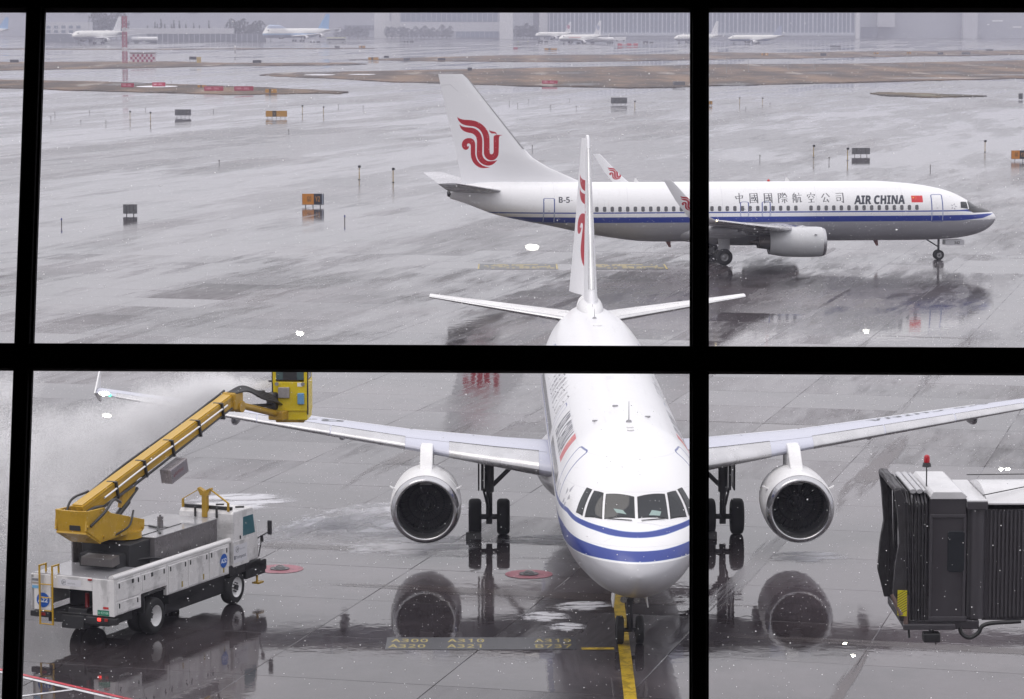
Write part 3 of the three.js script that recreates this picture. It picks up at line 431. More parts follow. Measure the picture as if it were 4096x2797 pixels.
  for (const s of [-1, 1]) {
    const sec = [[1.2, 16.55, 2.78, 6.9, 0.15], [1.98, 17, 2.84, 6.3, 0.15], [4, 18.05, 3.03, 5.1, 0.135], [6.4, 19.3, 3.26, 3.95, 0.12], [11, 21.7, 3.7, 2.8, 0.115], [16.2, 24.4, 4.2, 1.62, 0.11], [16.9, 24.85, 4.28, 1.35, 0.1]].map(([y, a, z, c, t]) => ({ y: s * y, a, z, c, t, cam: 0.018 }));
    const w = mesh('wing', loft(sec, WU), wingMat, jet);
    for (const [p, q] of [[2.25, 5.05], [6.45, 8.85], [8.9, 11.3], [11.35, 13.75], [13.8, 16.2]]) { const ss = [p, (p + q) / 2, q].map((y) => ({ ...sectionAt(sec, y), y: s * y })); mesh('slat', loft(ss, null, { x0: 0, x1: 0.15, lower: 0.07, o: 0.014, m: 8 }), slatMat, w); }
    for (const [p, q] of [[2.3, 6.3], [6.4, 12.4]]) { const ss = [p, q].map((y) => { const k = sectionAt(sec, y); return { ...k, y: s * y }; }); mesh('snow_strip', loft(ss, null, { x0: 0.93, x1: 1.0, o: 0.02, m: 4 }), snow, w); }
    // fence at the tip
    const f = prism([[0, -0.02], [1.2, 0.55], [1.55, 0.62], [1.5, 0], [1.6, -0.5], [1.3, -0.48]], 0.05, 0.012); f.rotateY(Math.PI / 2); f.translate(s * 16.93 - 0.025, 4.3, -24.75); mesh('wingtip_fence', f, M.white, w);
    mesh('navigation_light', new THREE.SphereGeometry(0.05, 12, 8).translate(s * 16.4, 4.24, -24.5), s < 0 ? std(0.05, 0.5, 0.2, 0.3, 0, { emissive: new THREE.Color(0.1, 1, 0.45), emissiveIntensity: 2.2 }) : M.red, w);
    for (const y of [5.0, 8.6, 12.2]) { const k = sectionAt(sec, y), c = new THREE.SphereGeometry(1, 16, 12); c.scale(0.16, 0.24, 1.25); c.translate(s * y, k.z - 0.28, -(k.a + k.c * 0.85)); mesh('flap_fairing', c, M.grey, w); }
    // tailplane
    const ts = [[0.3, 37.6, 5.3, 4.0, 0.1], [1.0, 38.1, 5.37, 3.7, 0.1], [6.15, 41.4, 5.92, 1.35, 0.09]].map(([y, a, z, c, t]) => ({ y: s * y, a, z, c, t }));
    mesh('tailplane', loft(ts), M.white, jet);
    mesh('tailplane_edge', loft(ts.slice(1), null, { x0: 0, x1: 0.04, lower: 0.1, o: 0.01, m: 6 }), M.bare, jet);
    nacelle(jet, s, { y: 5.75, z: 1.72, a: 16.35, r: 1.1, len: 3.6, ph: 1.62, pl: 2.3 }, { cowl: M.white, hot, fan: fanMetal });
    // main gear
    const g = new THREE.Group(); g.name = 'main_gear'; jet.add(g); const y = s * 3.8, a = 21.98;
    mesh('strut', merge([bar([y, 0.5, -a], [y, 1.5, -a], 0.105, 12), bar([y, 1.4, -a], [y, 3.0, -a], 0.16, 14), bar([y - 0.55, 0.58, -a], [y + 0.55, 0.58, -a], 0.09, 10), box(0.09, 1.5, 0.12, y + s * 0.22, 2.2, -a), bar([y + s * 0.2, 1.5, -a], [y + 0.06 * s, 1.0, -a + 0.3], 0.04, 6), box(0.2, 0.16, 0.2, y, 0.42, -a - 0.05)]), M.strut, g);
    mesh('side_brace', merge([bar([y, 1.5, -a], [s * 2.55, 2.75, -a], 0.075, 10), box(0.3, 0.22, 0.2, s * 2.55, 2.72, -a)]), M.strut, g);
    mesh('gear_door', rbox(0.05, 1.5, 1.0, y + s * 0.34, 2.25, -a - 0.05, 0.015), M.black, g);
    mesh('torque_link', merge([bar([y, 1.35, -a + 0.14], [y, 0.95, -a + 0.42], 0.04, 6), bar([y, 0.95, -a + 0.42], [y, 0.62, -a + 0.1], 0.04, 6)]), M.strut, g);
    for (const d of [-0.46, 0.46]) wheelParts(g, y + d, a, 0.585, 0.42, 0.28);
    mesh('wheel_chock', prism([[-0.2, 0], [0.2, 0], [0.1, 0.2], [-0.1, 0.2]], 0.5).rotateY(Math.PI / 2).translate(y - 0.75, 0.004, -a + 0.75), M.black, g);
  }
  const belly = new THREE.SphereGeometry(1, 40, 24); belly.scale(2.35, 1.32, 6.3); belly.translate(0, 2.55, -20.8); mesh('belly_fairing', belly, worn(0.5, 0.5, 0.52, 0.4, 0, 3), jet);
  // fin and deflected rudder
  const FU = (a, y, z) => [1 - (a - 34.5) / 9.5, (z - 5.4) / 7.1], fp = std(1, 1, 1, 0.36, 0, { map: finPrint(1, 1, [0.045, 0.207, 0.441, 0.621]) });
  const hinge = (z) => 40.9 + (z - 5.6) * 0.28, le = (z) => z < 6.3 ? 35.6 + (z - 5.6) * 1.6 : 36.75 + (z - 6.3) * 0.8;
  const fz = [5.6, 6.3, 8, 10, 11.6, 12.0, 12.15];
  mesh('fin', loft(fz.map((z, i) => ({ a: le(z) + (i === 6 ? 0.3 : 0), y: 0, z, c: (hinge(z) - le(z) - (i === 6 ? 0.3 : 0)) / 0.7, t: i === 0 ? 0.1 : 0.085, n: [1, 0] })), FU, { x1: 0.7 }), fp, jet);
  mesh('fin_leading_edge', loft([6.6, 9, 11.7].map((z) => ({ a: le(z), y: 0, z, c: (hinge(z) - le(z)) / 0.7, t: 0.088, n: [1, 0] })), null, { x1: 0.03, o: 0.012, m: 6 }), M.bare, jet);
  mesh('rudder', loft([6.0, 8, 10, 12.0].map((z) => { const c = (hinge(z) - le(z)) / 0.7 * 0.3; return { a: hinge(z) + 0.04, y: 0, z, c: c, t: 0.13, n: [1, 0.0], f: [Math.cos(0.34), -Math.sin(0.34)] }; }), FU), fp, jet);
  const fillet = new THREE.SphereGeometry(1, 24, 16); fillet.scale(0.5, 0.5, 3.6); fillet.translate(0, 5.72, -38.6); mesh('fin_fillet', fillet, M.white, jet);
  // aerials and lamps along the spine
  const top = (a, dy = 0) => H.pt(a, dy);
  for (const [a, h, th] of [[6.1, 0.56, 0], [33.5, 0.34, 0], [36, 0.3, 0]]) { const p = top(a, th); mesh('whip_aerial', merge([bar([p.x, p.y - 0.03, p.z], [p.x, p.y + h, p.z], 0.017, 6, 0.008), new THREE.CylinderGeometry(0.06, 0.09, 0.06, 16).translate(p.x, p.y + 0.02, p.z)]), M.grey, jet); }
  for (const [a, w] of [[5.45, 0.1], [5.15, 0.1], [31, 0.16]]) { const p = top(a); mesh('spine_blister', new THREE.SphereGeometry(1, 16, 10).scale(w, 0.045, w * 0.9).translate(p.x, p.y + 0.01, p.z), M.white, jet); }
  for (const [a, th] of [[9.3, -0.12], [7.6, -0.45], [7.6, 0.3]]) { const p = top(a, th); mesh('blade_aerial', rbox(0.16, 0.05, 0.06, p.x, p.y + 0.02, p.z, 0.015), M.grey, jet); }
  // nose gear
  const n = new THREE.Group(); n.name = 'nose_gear'; jet.add(n);
  mesh('strut', merge([bar([0, 0.38, -5.07], [0, 2.0, -5.0], 0.085, 12), bar([-0.3, 0.38, -5.07], [0.3, 0.38, -5.07], 0.06, 10), bar([0, 1.1, -5.05], [0, 1.9, -6.2], 0.05, 8), box(0.5, 0.1, 0.12, 0, 1.25, -4.95)]), M.strut, n);
  for (const s of [-1, 1]) { wheelParts(n, s * 0.27, 5.07, 0.38, 0.22, 0.2); mesh('gear_door', rbox(0.03, 0.75, 1.2, s * 0.42, 1.45, -5.2, 0.01, 0, 0, s * 0.12), M.white, n); mesh('taxi_lamp', new THREE.CylinderGeometry(0.09, 0.07, 0.09, 16).rotateX(Math.PI / 2).translate(s * 0.18, 1.25, -4.86), M.hub, n); }
}
// ---- the twin jet taxiing behind ----
{
  const L = 38, z0 = 1.2, z1 = 5.75;
  const H = Hull([[0, 2.9, 2.9, 2.9, 0], [0.06, 3.06, 2.7, 2.89, 0.24], [0.15, 3.18, 2.55, 2.87, 0.38], [0.5, 3.42, 2.2, 2.87, 0.72], [1, 3.62, 1.92, 2.92, 1.02], [1.5, 3.8, 1.75, 3.0, 1.24], [2.2, 4.22, 1.6, 3.12, 1.45], [3.4, 4.78, 1.46, 3.26, 1.68], [4.8, 5.12, 1.4, 3.37, 1.8], [6.2, 5.32, 1.38, 3.44, 1.87], [9, 5.5, 1.38, 3.48, 1.88], [24, 5.5, 1.4, 3.48, 1.88], [28, 5.52, 1.86, 3.6, 1.84], [31, 5.56, 2.5, 3.85, 1.6], [34.8, 5.58, 3.3, 4.3, 1.05], [37, 5.4, 4.12, 4.75, 0.5], [38, 5.1, 4.45, 4.8, 0.22]], L);
  const jet = thing('airliner', 'white airliner with blue stripes taxiing side-on across the wet apron', 'airliner', [33.6, 0, -204.49], Math.PI / 2 + 0.095);
  const paint = paintHull({ L, z0, z1, blue: '#022c8c', belly: 2.84, stripeTop: 3.55, bellyCol: '#9d9da3', seams: [7, 13, 19.5, 26, 31],
    stripes: [[[0.25, 3.22], [0.8, 3.24], [2, 3.2], [40, 3.2], [40, 2.82], [3, 2.82], [1.2, 2.95]], [[2.0, 3.6], [3, 3.54], [40, 3.54], [40, 3.46], [2.6, 3.46], [1.2, 3.32], [0.9, 3.4]]],
    mask: [[2.35, 3.55], [1.6, 3.8], [1.1, 3.76], [0.3, 3.32], [1.9, 3.33]],
    doors: [[4.15, 2.75, 0.78, 1.85], [31.0, 2.75, 0.72, 1.75], [16.2, 3.2, 0.55, 1.0], [17.7, 3.2, 0.55, 1.0]],
    words: { a: 10.35, z: 4.02, h: 0.56, len: 3.5 }, chars: { a0: 18.65, a1: 10.7, z: 4.1, h: 0.72 }, flag: { a: 6.35, z: 4.1, w: 0.8, h: 0.45 }, emblem: { a: 3.35, z: 3.78, r: 0.24 }, texts: [['B-5', 30.75, 4.2, 0.4]] });
  mesh('fuselage', hullGeometry(H, z0, z1), std(1, 1, 1, 0.36, 0, { map: paint, clearcoat: 0.3, clearcoatRoughness: 0.2 }), jet);
  cabinWindows(jet, H, Array.from({ length: 45 }, (_, i) => 6 + i * 0.527).filter((a) => Math.abs(a - 13.9) > 0.3), -1, 3.76);
  for (const s of [-1, 1]) {
    const q = (pts) => pts.map(([a, z]) => [a, H.thAt(a, z, s)]);
    for (const p of [[[2.85, 3.68], [2.3, 3.6], [2.32, 4.05], [2.8, 4.08]], [[2.22, 3.58], [1.62, 3.66], [1.85, 3.98], [2.24, 4.06]]]) { mesh('cockpit_window', patch(H, q(p), 0.012), M.glass, jet); }
    const C = ([y, z]) => { const a = H.aAt(y, z); return [a, H.thAt(a, z, Math.sign(y))]; };
    mesh('cockpit_window', patch(H, [[0.05, 3.82], [0.72, 3.7], [0.66, 4.08], [0.05, 4.15]].map(([y, z]) => C([s * y, z])), 0.012), M.glass, jet);
    const sec = [[1.2, 13.0, 2.1, 7.4, 0.14], [1.9, 13.5, 2.18, 6.7, 0.14], [5.8, 15.6, 2.62, 4.6, 0.12], [11, 18.7, 3.2, 3.0, 0.11], [16.9, 22.2, 3.95, 1.65, 0.1]].map(([y, a, z, c, t]) => ({ y: s * y, a, z, c, t, cam: 0.018 }));
    const w = mesh('wing', loft(sec), M.wing, jet);
    for (const [p, r] of [[2.3, 4.2], [5.9, 9.4], [9.5, 13], [13.1, 16.6]]) mesh('slat', loft([p, r].map((y) => ({ ...sectionAt(sec, y), y: s * y })), null, { x1: 0.14, lower: 0.06, o: 0.014, m: 8 }), M.bare, w);
    for (const y of [3.9, 7.6, 11.4]) { const k = sectionAt(sec, y), c = new THREE.SphereGeometry(1, 16, 12); c.scale(0.17, 0.26, 1.5); c.translate(s * y, k.z - 0.3, -(k.a + k.c * 0.9)); mesh('flap_fairing', c, M.grey, w); }
    const ws = [[16.9, 22.2, 3.95, 1.65, [0, 1]], [17.3, 22.5, 4.02, 1.5, [-s * 0.5, 0.87]], [17.6, 23.15, 4.35, 1.25, [-s * 0.9, 0.43]], [17.85, 24.2, 5.3, 0.95, [-s, 0.12]], [18.05, 25.45, 6.62, 0.52, [-s, 0.1]]].map(([y, a, z, c, n]) => ({ y: s * y, a, z, c, t: 0.09, n }));
    const WP = std(1, 1, 1, 0.38, 0, { map: finPrint(1, 1, [0.2, 0.36, 0.4, 0.42]) });
    mesh('winglet', loft(ws, (a, y, z) => [1 - (a - 22.2) / 3.6, (z - 4) / 2.7]), WP, w);
    if (s < 0) mesh('navigation_light', new THREE.SphereGeometry(0.06, 10, 8).translate(-17.2, 4.0, -22.45), std(0.6, 0.6, 0.5, 0.3, 0, { emissive: new THREE.Color(1, 0.85, 0.5), emissiveIntensity: 3 }), w);
    const ts = [[0.3, 34.2, 4.95, 4.0, 0.09], [0.9, 34.6, 5.0, 3.6, 0.09], [7.15, 38.0, 5.85, 1.35, 0.08]].map(([y, a, z, c, t]) => ({ y: s * y, a, z, c, t }));
    mesh('tailplane', loft(ts), M.wing, jet);
    nacelle(jet, s, { y: 4.83, z: 1.68, a: 13.0, r: 1.03, len: 3.85, ph: 0.92, pl: 2.2, chines: [s] }, { cowl: worn(0.6, 0.61, 0.63, 0.4, 0.05, 2), hot, fan: fanMetal });
    const g = new THREE.Group(); g.name = 'main_gear'; jet.add(g); const y = s * 2.86, a = 19.6;
    mesh('strut', merge([bar([y, 0.5, -a], [y, 2.3, -a], 0.13, 12), bar([y - 0.5, 0.56, -a], [y + 0.5, 0.56, -a], 0.08, 10), bar([y, 1.3, -a], [s * 1.5, 1.9, -a], 0.07, 8)]), M.strut, g);
    mesh('gear_door', rbox(0.05, 1.1, 0.8, y + s * 0.3, 1.6, -a, 0.015), M.grey, g);
    for (const d of [-0.43, 0.43]) wheelParts(g, y + d, a, 0.565, 0.4, 0.28);
  }
  const belly = new THREE.SphereGeometry(1, 36, 20); belly.scale(2.1, 1.05, 6.2); belly.translate(0, 2.15, -17.5); mesh('belly_fairing', belly, worn(0.4, 0.4, 0.42, 0.45, 0, 3), jet);
  const FU = (a, y, z) => [1 - (a - 28.5) / 10.7, (z - 5.3) / 7.9], fp = std(1, 1, 1, 0.38, 0, { map: finPrint(1, 1, [0.108, 0.352, 0.379, 0.543], (x) => { x.strokeStyle = 'rgba(90,90,100,0.5)'; x.beginPath(); x.moveTo(12, 70); x.lineTo(60, 66); x.lineTo(84, 96); x.stroke(); }) });
  const rows = [[5.35, 28.6, 37.2], [5.8, 29.6, 37.25], [6.5, 31.2, 37.35], [7.2, 32.35, 37.5], [7.8, 32.9, 37.6], [9.6, 34.35, 38.05], [12.6, 36.75, 38.72], [12.9, 37.1, 38.78]];
  const hg = (r) => r[1] + (r[2] - r[1]) * (r[0] < 7 ? 0.8 : 0.68);
  mesh('fin', loft(rows.map((r) => ({ z: r[0], a: r[1], y: 0, c: r[2] - r[1], t: r[0] < 7 ? 0.05 : 0.1, n: [1, 0] })), FU), fp, jet);
  mesh('fin_leading_edge', loft(rows.slice(4).map((r) => ({ z: r[0], a: r[1], y: 0, c: r[2] - r[1], t: 0.1, n: [1, 0] })), null, { x1: 0.03, o: 0.015, m: 6 }), M.grey, jet);
  const cone = lathe([[0, 0.24], [0.25, 0.22], [0.3, 0.14], [0.1, 0.12]], 20); cone.translate(0, 4.78, -37.9); mesh('exhaust_outlet', cone, M.black, jet);
  const n = new THREE.Group(); n.name = 'nose_gear'; jet.add(n);
  mesh('strut', merge([bar([0, 0.34, -4], [0, 1.6, -4], 0.08, 12), bar([-0.3, 0.34, -4], [0.3, 0.34, -4], 0.055, 10), bar([0, 0.9, -4.02], [0, 1.5, -5], 0.045, 8)]), M.strut, n);
  const num = canvas(256, 64, (x) => { x.fillStyle = '#c9c9cd'; x.fillRect(0, 0, 256, 64); x.fillStyle = '#222'; x.font = 'bold 46px sans-serif'; x.fillText('342', 120, 49); });
  for (const s of [-1, 1]) { wheelParts(n, s * 0.22, 4, 0.345, 0.2, 0.19); const d = new THREE.BoxGeometry(1.35, 0.36, 0.03); d.rotateY(-Math.PI / 2 * 1); if (s > 0) d.rotateY(Math.PI); d.translate(s * 0.4, 1.2, -2.95); mesh('gear_door', d, std(1, 1, 1, 0.5, 0, { map: num }), n); }
  for (const a of [8.3, 22.8]) mesh('drain_mast', prism([[0, 0], [0.35, 0], [0.1, -0.42], [-0.05, -0.42]], 0.04).rotateY(Math.PI / 2).translate(0, 1.42, -a), std(0.2, 0.06, 0.05, 0.5), jet);
  for (const a of [14.5, 25]) mesh('blade_aerial', prism([[0, 0], [0.35, 0], [0.3, 0.28], [0.2, 0.28]], 0.04).rotateY(Math.PI / 2).translate(0, 5.48, -a), M.white, jet);
  mesh('beacon', new THREE.SphereGeometry(0.1, 12, 8).translate(0, 5.55, -16), M.red, jet);
}
// ---------- deicing truck; right = +x, forward = -z, origin under the rear axle ----------
const coverPrint = (draw, w, h, bg = '#dcdce0') => canvas(w, h, (x) => { x.fillStyle = bg; x.fillRect(0, 0, w, h); draw(x); });
function roundel(r) { return canvas(128, 128, (x) => { x.fillStyle = '#1557b0'; x.fillRect(0, 0, 128, 128); x.fillStyle = '#f2f4f8'; x.font = 'bold 56px sans-serif'; x.textAlign = 'center'; x.fillText('A22', 64, 84); }); }
{
  const t = thing('deicing_truck', 'white and grey deicing truck with a raised yellow boom at the left', 'deicing truck', [-10.76, 0, -79.5], -23.9 * Math.PI / 180);
  const dirtN = fbm([3, 7, 16, 36, 80], 0.6), dirt = dataTex(512, (u, v) => { const k = 1 - 0.22 * sstep(0.5, 0.72, dirtN(u * 2, v * 0.5)) - 0.12 * sstep(0.52, 0.6, dirtN(v, u)); return [k, k * 0.985, k * 0.96]; }, false), W = std(0.7, 0.7, 0.72, 0.42, 0, { map: sized(dirt, 1.7), roughnessMap: sized(scuff, 1.3) }), Yb = std(0.47, 0.28, 0.02, 0.45, 0, { map: sized(dirt, 1.1), roughnessMap: sized(scuff, 0.9) }), steel = worn(0.2, 0.19, 0.2, 0.42, 0.3, 1.5), deck = worn(0.3, 0.3, 0.32, 0.16, 0.1, 2), Y = M.yellow, Yd = worn(0.42, 0.25, 0.02, 0.5, 0, 1.2), rub = M.black;
  const B = (w, h, d, x, y, f, r = 0.02) => rbox(w, h, d, x, y, -f, r);
  mesh('chassis', merge([B(2.1, 0.55, 3.3, 0.0, 0.68, 2.3), B(0.5, 0.42, 1.15, 1.0, 0.86, 5.45), B(0.36, 0.3, 1.3, 1.05, 1.04, 4.6), B(1.9, 0.3, 1.2, 0.0, 0.72, -1.5), B(0.9, 0.28, 7.6, -0.1, 0.72, 1.7), B(2.3, 0.3, 1.7, -0.1, 0.7, 1.55), B(2.2, 0.14, 0.5, -0.1, 0.62, 4.3), B(0.6, 0.5, 1.0, -0.1, 0.72, -1.5)]), rub, t);
  // side bodies
  const side = mesh('side_body', merge([B(0.12, 0.96, 1.36, 1.14, 1.37, -1.53), B(0.12, 0.6, 1.36, 1.14, 1.55, -0.17), B(0.12, 0.88, 3.5, 1.14, 1.41, 2.26)]), W, t);
  const rail = new THREE.CylinderGeometry(0.09, 0.09, 7.15, 16); rail.rotateX(Math.PI / 2); mesh('side_rail', rail.translate(1.12, 1.9, -1.36), W, t);
  mesh('side_body', merge([B(0.12, 0.96, 6.2, -1.34, 1.37, 0.88)]), W, t);
  for (const [f0, f1, y0, y1] of [[-2.1, -0.9, 1.28, 1.78], [-2.1, -0.95, 0.93, 1.24], [-0.8, 0.45, 1.32, 1.78], [0.58, 1.6, 1.01, 1.78], [1.66, 2.78, 1.01, 1.78], [2.84, 3.92, 1.01, 1.78]]) { const d = mesh('locker_door', B(0.03, y1 - y0 - 0.012, f1 - f0 - 0.02, 1.205, (y0 + y1) / 2, (f0 + f1) / 2, 0.008), W, t); for (const f of [f0 + 0.1, f1 - 0.12]) mesh('latch', B(0.03, 0.13, 0.035, 1.228, y1 - 0.1, f, 0.01), rub, d); if (f0 > 0) mesh('warning_label', B(0.006, 0.16, 0.07, 1.224, y0 + 0.14, f1 - 0.3, 0.002), worn(0.35, 0.27, 0.06, 0.6), d); }
  for (const f of [-1.3, -0.3]) mesh('vent', B(0.02, 0.11, 0.09, 1.224, 1.7, f, 0.006), rub, t);
  const rd = new THREE.CircleGeometry(0.2, 36); const rMat = std(1, 1, 1, 0.4, 0, { map: roundel() });
  { const g = rd.clone(); g.rotateY(Math.PI / 2); mesh('number_disc', g.translate(1.232, 1.41, -3.62), rMat, t); const r2 = rd.clone(); mesh('number_disc', r2.translate(-1.02, 1.17, 2.232), rMat, t); }
  // rear wall with its dark bay
  mesh('rear_panel', merge([B(0.62, 0.98, 0.06, -1.09, 1.38, -2.19), B(0.68, 1.0, 0.06, 0.86, 1.37, -2.19), B(1.3, 0.36, 0.06, -0.13, 1.7, -2.19)]), W, t);
  mesh('bay_back', B(1.36, 0.9, 0.1, -0.13, 1.1, -1.2), rub, t); mesh('bay_pipe', merge([bar([0.05, 0.9, 1.72], [0.05, 1.35, 1.72], 0.06), bar([-0.1, 0.92, 1.74], [0.15, 0.92, 1.74], 0.05)]), std(0.25, 0.015, 0.02, 0.5), t);  // bay back set near-black, the shade of the recess put into its colour
  const lg = canvas(512, 128, (x) => { x.fillStyle = '#cfcfd4'; x.fillRect(0, 0, 512, 128); x.strokeStyle = '#3a3c44'; x.lineWidth = 5; x.beginPath(); x.arc(130, 64, 52, 0.5, 5.6); x.stroke(); x.beginPath(); x.arc(110, 66, 30, 1, 5.2); x.stroke(); x.fillStyle = '#2b2d35'; x.font = 'italic bold 52px sans-serif'; x.fillText('JBT', 92, 84); x.fillStyle = '#6d7078'; x.font = '40px sans-serif'; x.fillText('AeroTech', 210, 92); });
  mesh('maker_plate', new THREE.PlaneGeometry(0.72, 0.18).translate(-0.18, 1.7, 2.226), std(1, 1, 1, 0.45, 0, { map: lg }), t);
  mesh('number_plate', new THREE.PlaneGeometry(0.36, 0.15).translate(0.86, 0.96, 2.226), std(1, 1, 1, 0.45, 0, { map: coverPrint((x) => { x.fillStyle = '#bfe3d2'; x.font = 'bold 40px monospace'; x.fillText('A·K1104', 12, 45); }, 192, 64, '#17745a') }), t);
  mesh('sticker', merge([new THREE.PlaneGeometry(0.17, 0.06).translate(0.94, 1.1, 2.227)]), M.red, t);
  mesh('sticker', new THREE.PlaneGeometry(0.2, 0.3).translate(-1.26, 1.62, 2.227), std(1, 1, 1, 0.5, 0, { map: coverPrint((x) => { x.fillStyle = '#77777c'; x.fillRect(0, 10, 64, 22); x.fillStyle = '#9c938c'; x.fillRect(0, 40, 64, 18); x.fillStyle = '#6da7cf'; x.fillRect(0, 70, 64, 26); }, 64, 96, '#c9c9cd') }), t);
  mesh('rear_bumper', merge([B(0.62, 0.16, 0.16, -1.12, 0.78, -2.16), B(0.95, 0.18, 0.16, 0.78, 0.74, -2.16), B(0.7, 0.36, 0.3, -0.15, 0.62, -2.0)]), rub, t);
  mesh('tail_lamp', B(0.1, 0.08, 0.03, 0.74, 0.78, -2.25, 0.01), std(0.5, 0.02, 0.02, 0.3, 0, { emissive: new THREE.Color(1, 0.04, 0.03), emissiveIntensity: 2.4 }), t);
  mesh('tail_lamp', B(0.1, 0.08, 0.03, 0.96, 0.78, -2.25, 0.01), std(0.35, 0.02, 0.02, 0.3), t); mesh('tail_lamp', B(0.16, 0.08, 0.03, -1.02, 0.79, -2.25, 0.01), std(0.3, 0.02, 0.02, 0.3), t);
  mesh('marker_lamp', B(0.12, 0.05, 0.04, 0.46, 1.83, -2.23, 0.01), std(0.3, 0.02, 0.02, 0.3), t);
  // ladder
  const L = new THREE.Group(); L.name = 'ladder'; t.add(L);
  for (const x of [-1.06, -0.66]) mesh('ladder_rail', merge([beam([x, 0.52, 2.32], [x, 2.12, 2.32], 0.04, 0.04, [0, 0, 1]), beam([x, 2.12, 2.34], [x, 2.12, 1.98], 0.04, 0.04), beam([x, 2.12, 2.0], [x, 1.9, 2.0], 0.04, 0.04, [0, 0, 1])]), Y, L);
  for (const y of [0.54, 0.9, 1.26, 1.62]) mesh('rung', bar([-1.06, y, 2.32], [-0.66, y, 2.32], 0.016, 8), Y, L);
  // decks, tank
  mesh('rear_deck', B(2.5, 0.05, 1.7, -0.1, 1.87, -1.35, 0.01), deck, t);
  mesh('walkway', B(0.42, 0.05, 5.0, 0.9, 1.78, 1.7, 0.01), rub, t);
  mesh('tank', prism([[-1.25, 1.85], [0.74, 1.85], [0.74, 2.5], [-1.25, 2.5]], 3.52, 0.012).translate(0, 0, -4.18), steel, t);
  const lid = prism([[-1.27, 0], [0.76, 0], [0.76, 0.02], [-1.27, 0.02]], 3.54).translate(0, 2.502, -4.19); mesh('tank_lid', lid, worn(0.45, 0.45, 0.47, 0.12, 0.1, 2), t);
  mesh('hatch_seam', merge([B(0.02, 0.02, 2.2, 0.28, 2.53, 1.8, 0.005), B(1.3, 0.02, 0.02, -0.35, 2.53, 2.2, 0.005)]), rub, t);
  mesh('vent_pipe', merge([new THREE.CylinderGeometry(0.085, 0.085, 0.34, 20).translate(0.1, 2.68, -2.05), new THREE.CylinderGeometry(0.03, 0.03, 0.05, 10).translate(0.1, 2.87, -2.05)]), steel, t);
  mesh('pedestal', merge([B(1.5, 0.75, 1.1, -0.15, 2.1, 0.1), B(1.2, 0.4, 0.6, -0.1, 2.05, -0.6)]), M.dark, t);
  mesh('pedestal_side', merge([B(0.06, 0.85, 0.9, -1.15, 2.15, -0.1)]), steel, t);
  const duct = prism([[-0.38, 0], [0.62, 0], [0.62, 0.24], [-0.34, 0.24]], 0.4, 0.02); mesh('exhaust_duct', duct.rotateX(0.12).translate(0, 2.06, 0.98), worn(0.14, 0.13, 0.13, 0.5, 0.3, 1), t);
  // cab
  const cabS = new THREE.Shape([[4.1, 1.15], [5.62, 1.15], [5.58, 1.85], [5.36, 2.64], [5.28, 2.72], [4.18, 2.74], [4.1, 2.66]].map((p) => new THREE.Vector2(...p)));
  const cg = new THREE.ExtrudeGeometry(cabS, { depth: 1.66, bevelEnabled: true, bevelSize: 0.05, bevelThickness: 0.05, bevelOffset: -0.05, bevelSegments: 3 }); cg.translate(0, 0, -0.45); cg.rotateY(Math.PI / 2);
  const cab = mesh('cab', cg, W, t);
  const sideW = prism([[4.68, 1.95], [5.4, 1.95], [5.28, 2.5], [4.7, 2.5]], 0.02, 0.005); sideW.rotateY(Math.PI / 2); mesh('side_window', sideW.translate(1.25, 0, 0), std(0.05, 0.14, 0.17, 0.06), cab);
  mesh('door_panel', B(0.015, 0.72, 0.92, 1.268, 1.5, 4.55, 0.005), W, cab); mesh('door_handle', B(0.03, 0.1, 0.03, 1.28, 1.95, 4.5, 0.01), rub, cab);
  const dl = canvas(256, 192, (x) => { x.fillStyle = '#d3d3d8'; x.fillRect(0, 0, 256, 192); x.strokeStyle = '#3a3c44'; x.lineWidth = 4; x.beginPath(); x.arc(70, 50, 30, 0.5, 5.6); x.stroke(); x.fillStyle = '#2b2d35'; x.font = 'italic bold 34px sans-serif'; x.fillText('JBT', 52, 62); x.fillStyle = '#80838a'; x.font = '24px sans-serif'; x.fillText('AeroTech', 118, 62); x.fillStyle = '#5b5e66'; x.fillRect(8, 112, 26, 44); x.font = 'bold 46px sans-serif'; x.fillText('Tempest', 42, 152); });
  const dg = new THREE.PlaneGeometry(0.78, 0.5); dg.rotateY(Math.PI / 2); mesh('door_print', dg.translate(1.279, 1.5, -4.5), std(1, 1, 1, 0.45, 0, { map: dl }), cab);
  mesh('windscreen', prism([[-0.42, 1.9], [1.1, 1.9], [1.05, 2.5], [-0.38, 2.5]], 0.02).rotateX(-0.26).translate(0.02, -0.02, -4.95), M.glass, cab);
  mesh('mirror', merge([rbox(0.14, 0.42, 0.06, 1.55, 2.05, -5.75, 0.03), bar([1.25, 1.75, -5.55], [1.52, 1.92, -5.72], 0.02, 8), bar([1.25, 1.2, -5.62], [1.35, 1.8, -5.66], 0.018, 8), rbox(0.1, 0.18, 0.05, 1.34, 1.72, -5.66, 0.02)]), rub, cab);
  mesh('front_bumper', merge([B(1.9, 0.3, 0.5, 0.3, 0.9, 5.85), B(0.5, 0.22, 0.9, 1.0, 1.02, 5.3)]), rub, t);
  mesh('step', merge([box(0.05, 0.4, 0.05, 1.2, 0.62, -5.6), box(0.22, 0.05, 0.3, 1.22, 0.44, -5.62)]), Yd, t);
  // boom rest behind the cab
  mesh('boom_rest', merge([B(0.17, 0.66, 0.14, 0.36, 2.86, 4.12), prism([[-0.12, 0], [0.12, 0], [0.22, 0.2], [0.19, 0.22], [0, 0.12], [-0.19, 0.22], [-0.22, 0.2]], 0.16).translate(0.36, 3.16, -4.2), B(0.07, 0.26, 0.06, -0.36, 2.9, 4.1), B(0.07, 0.26, 0.06, 1.12, 2.86, 4.1)]), Yd, t);
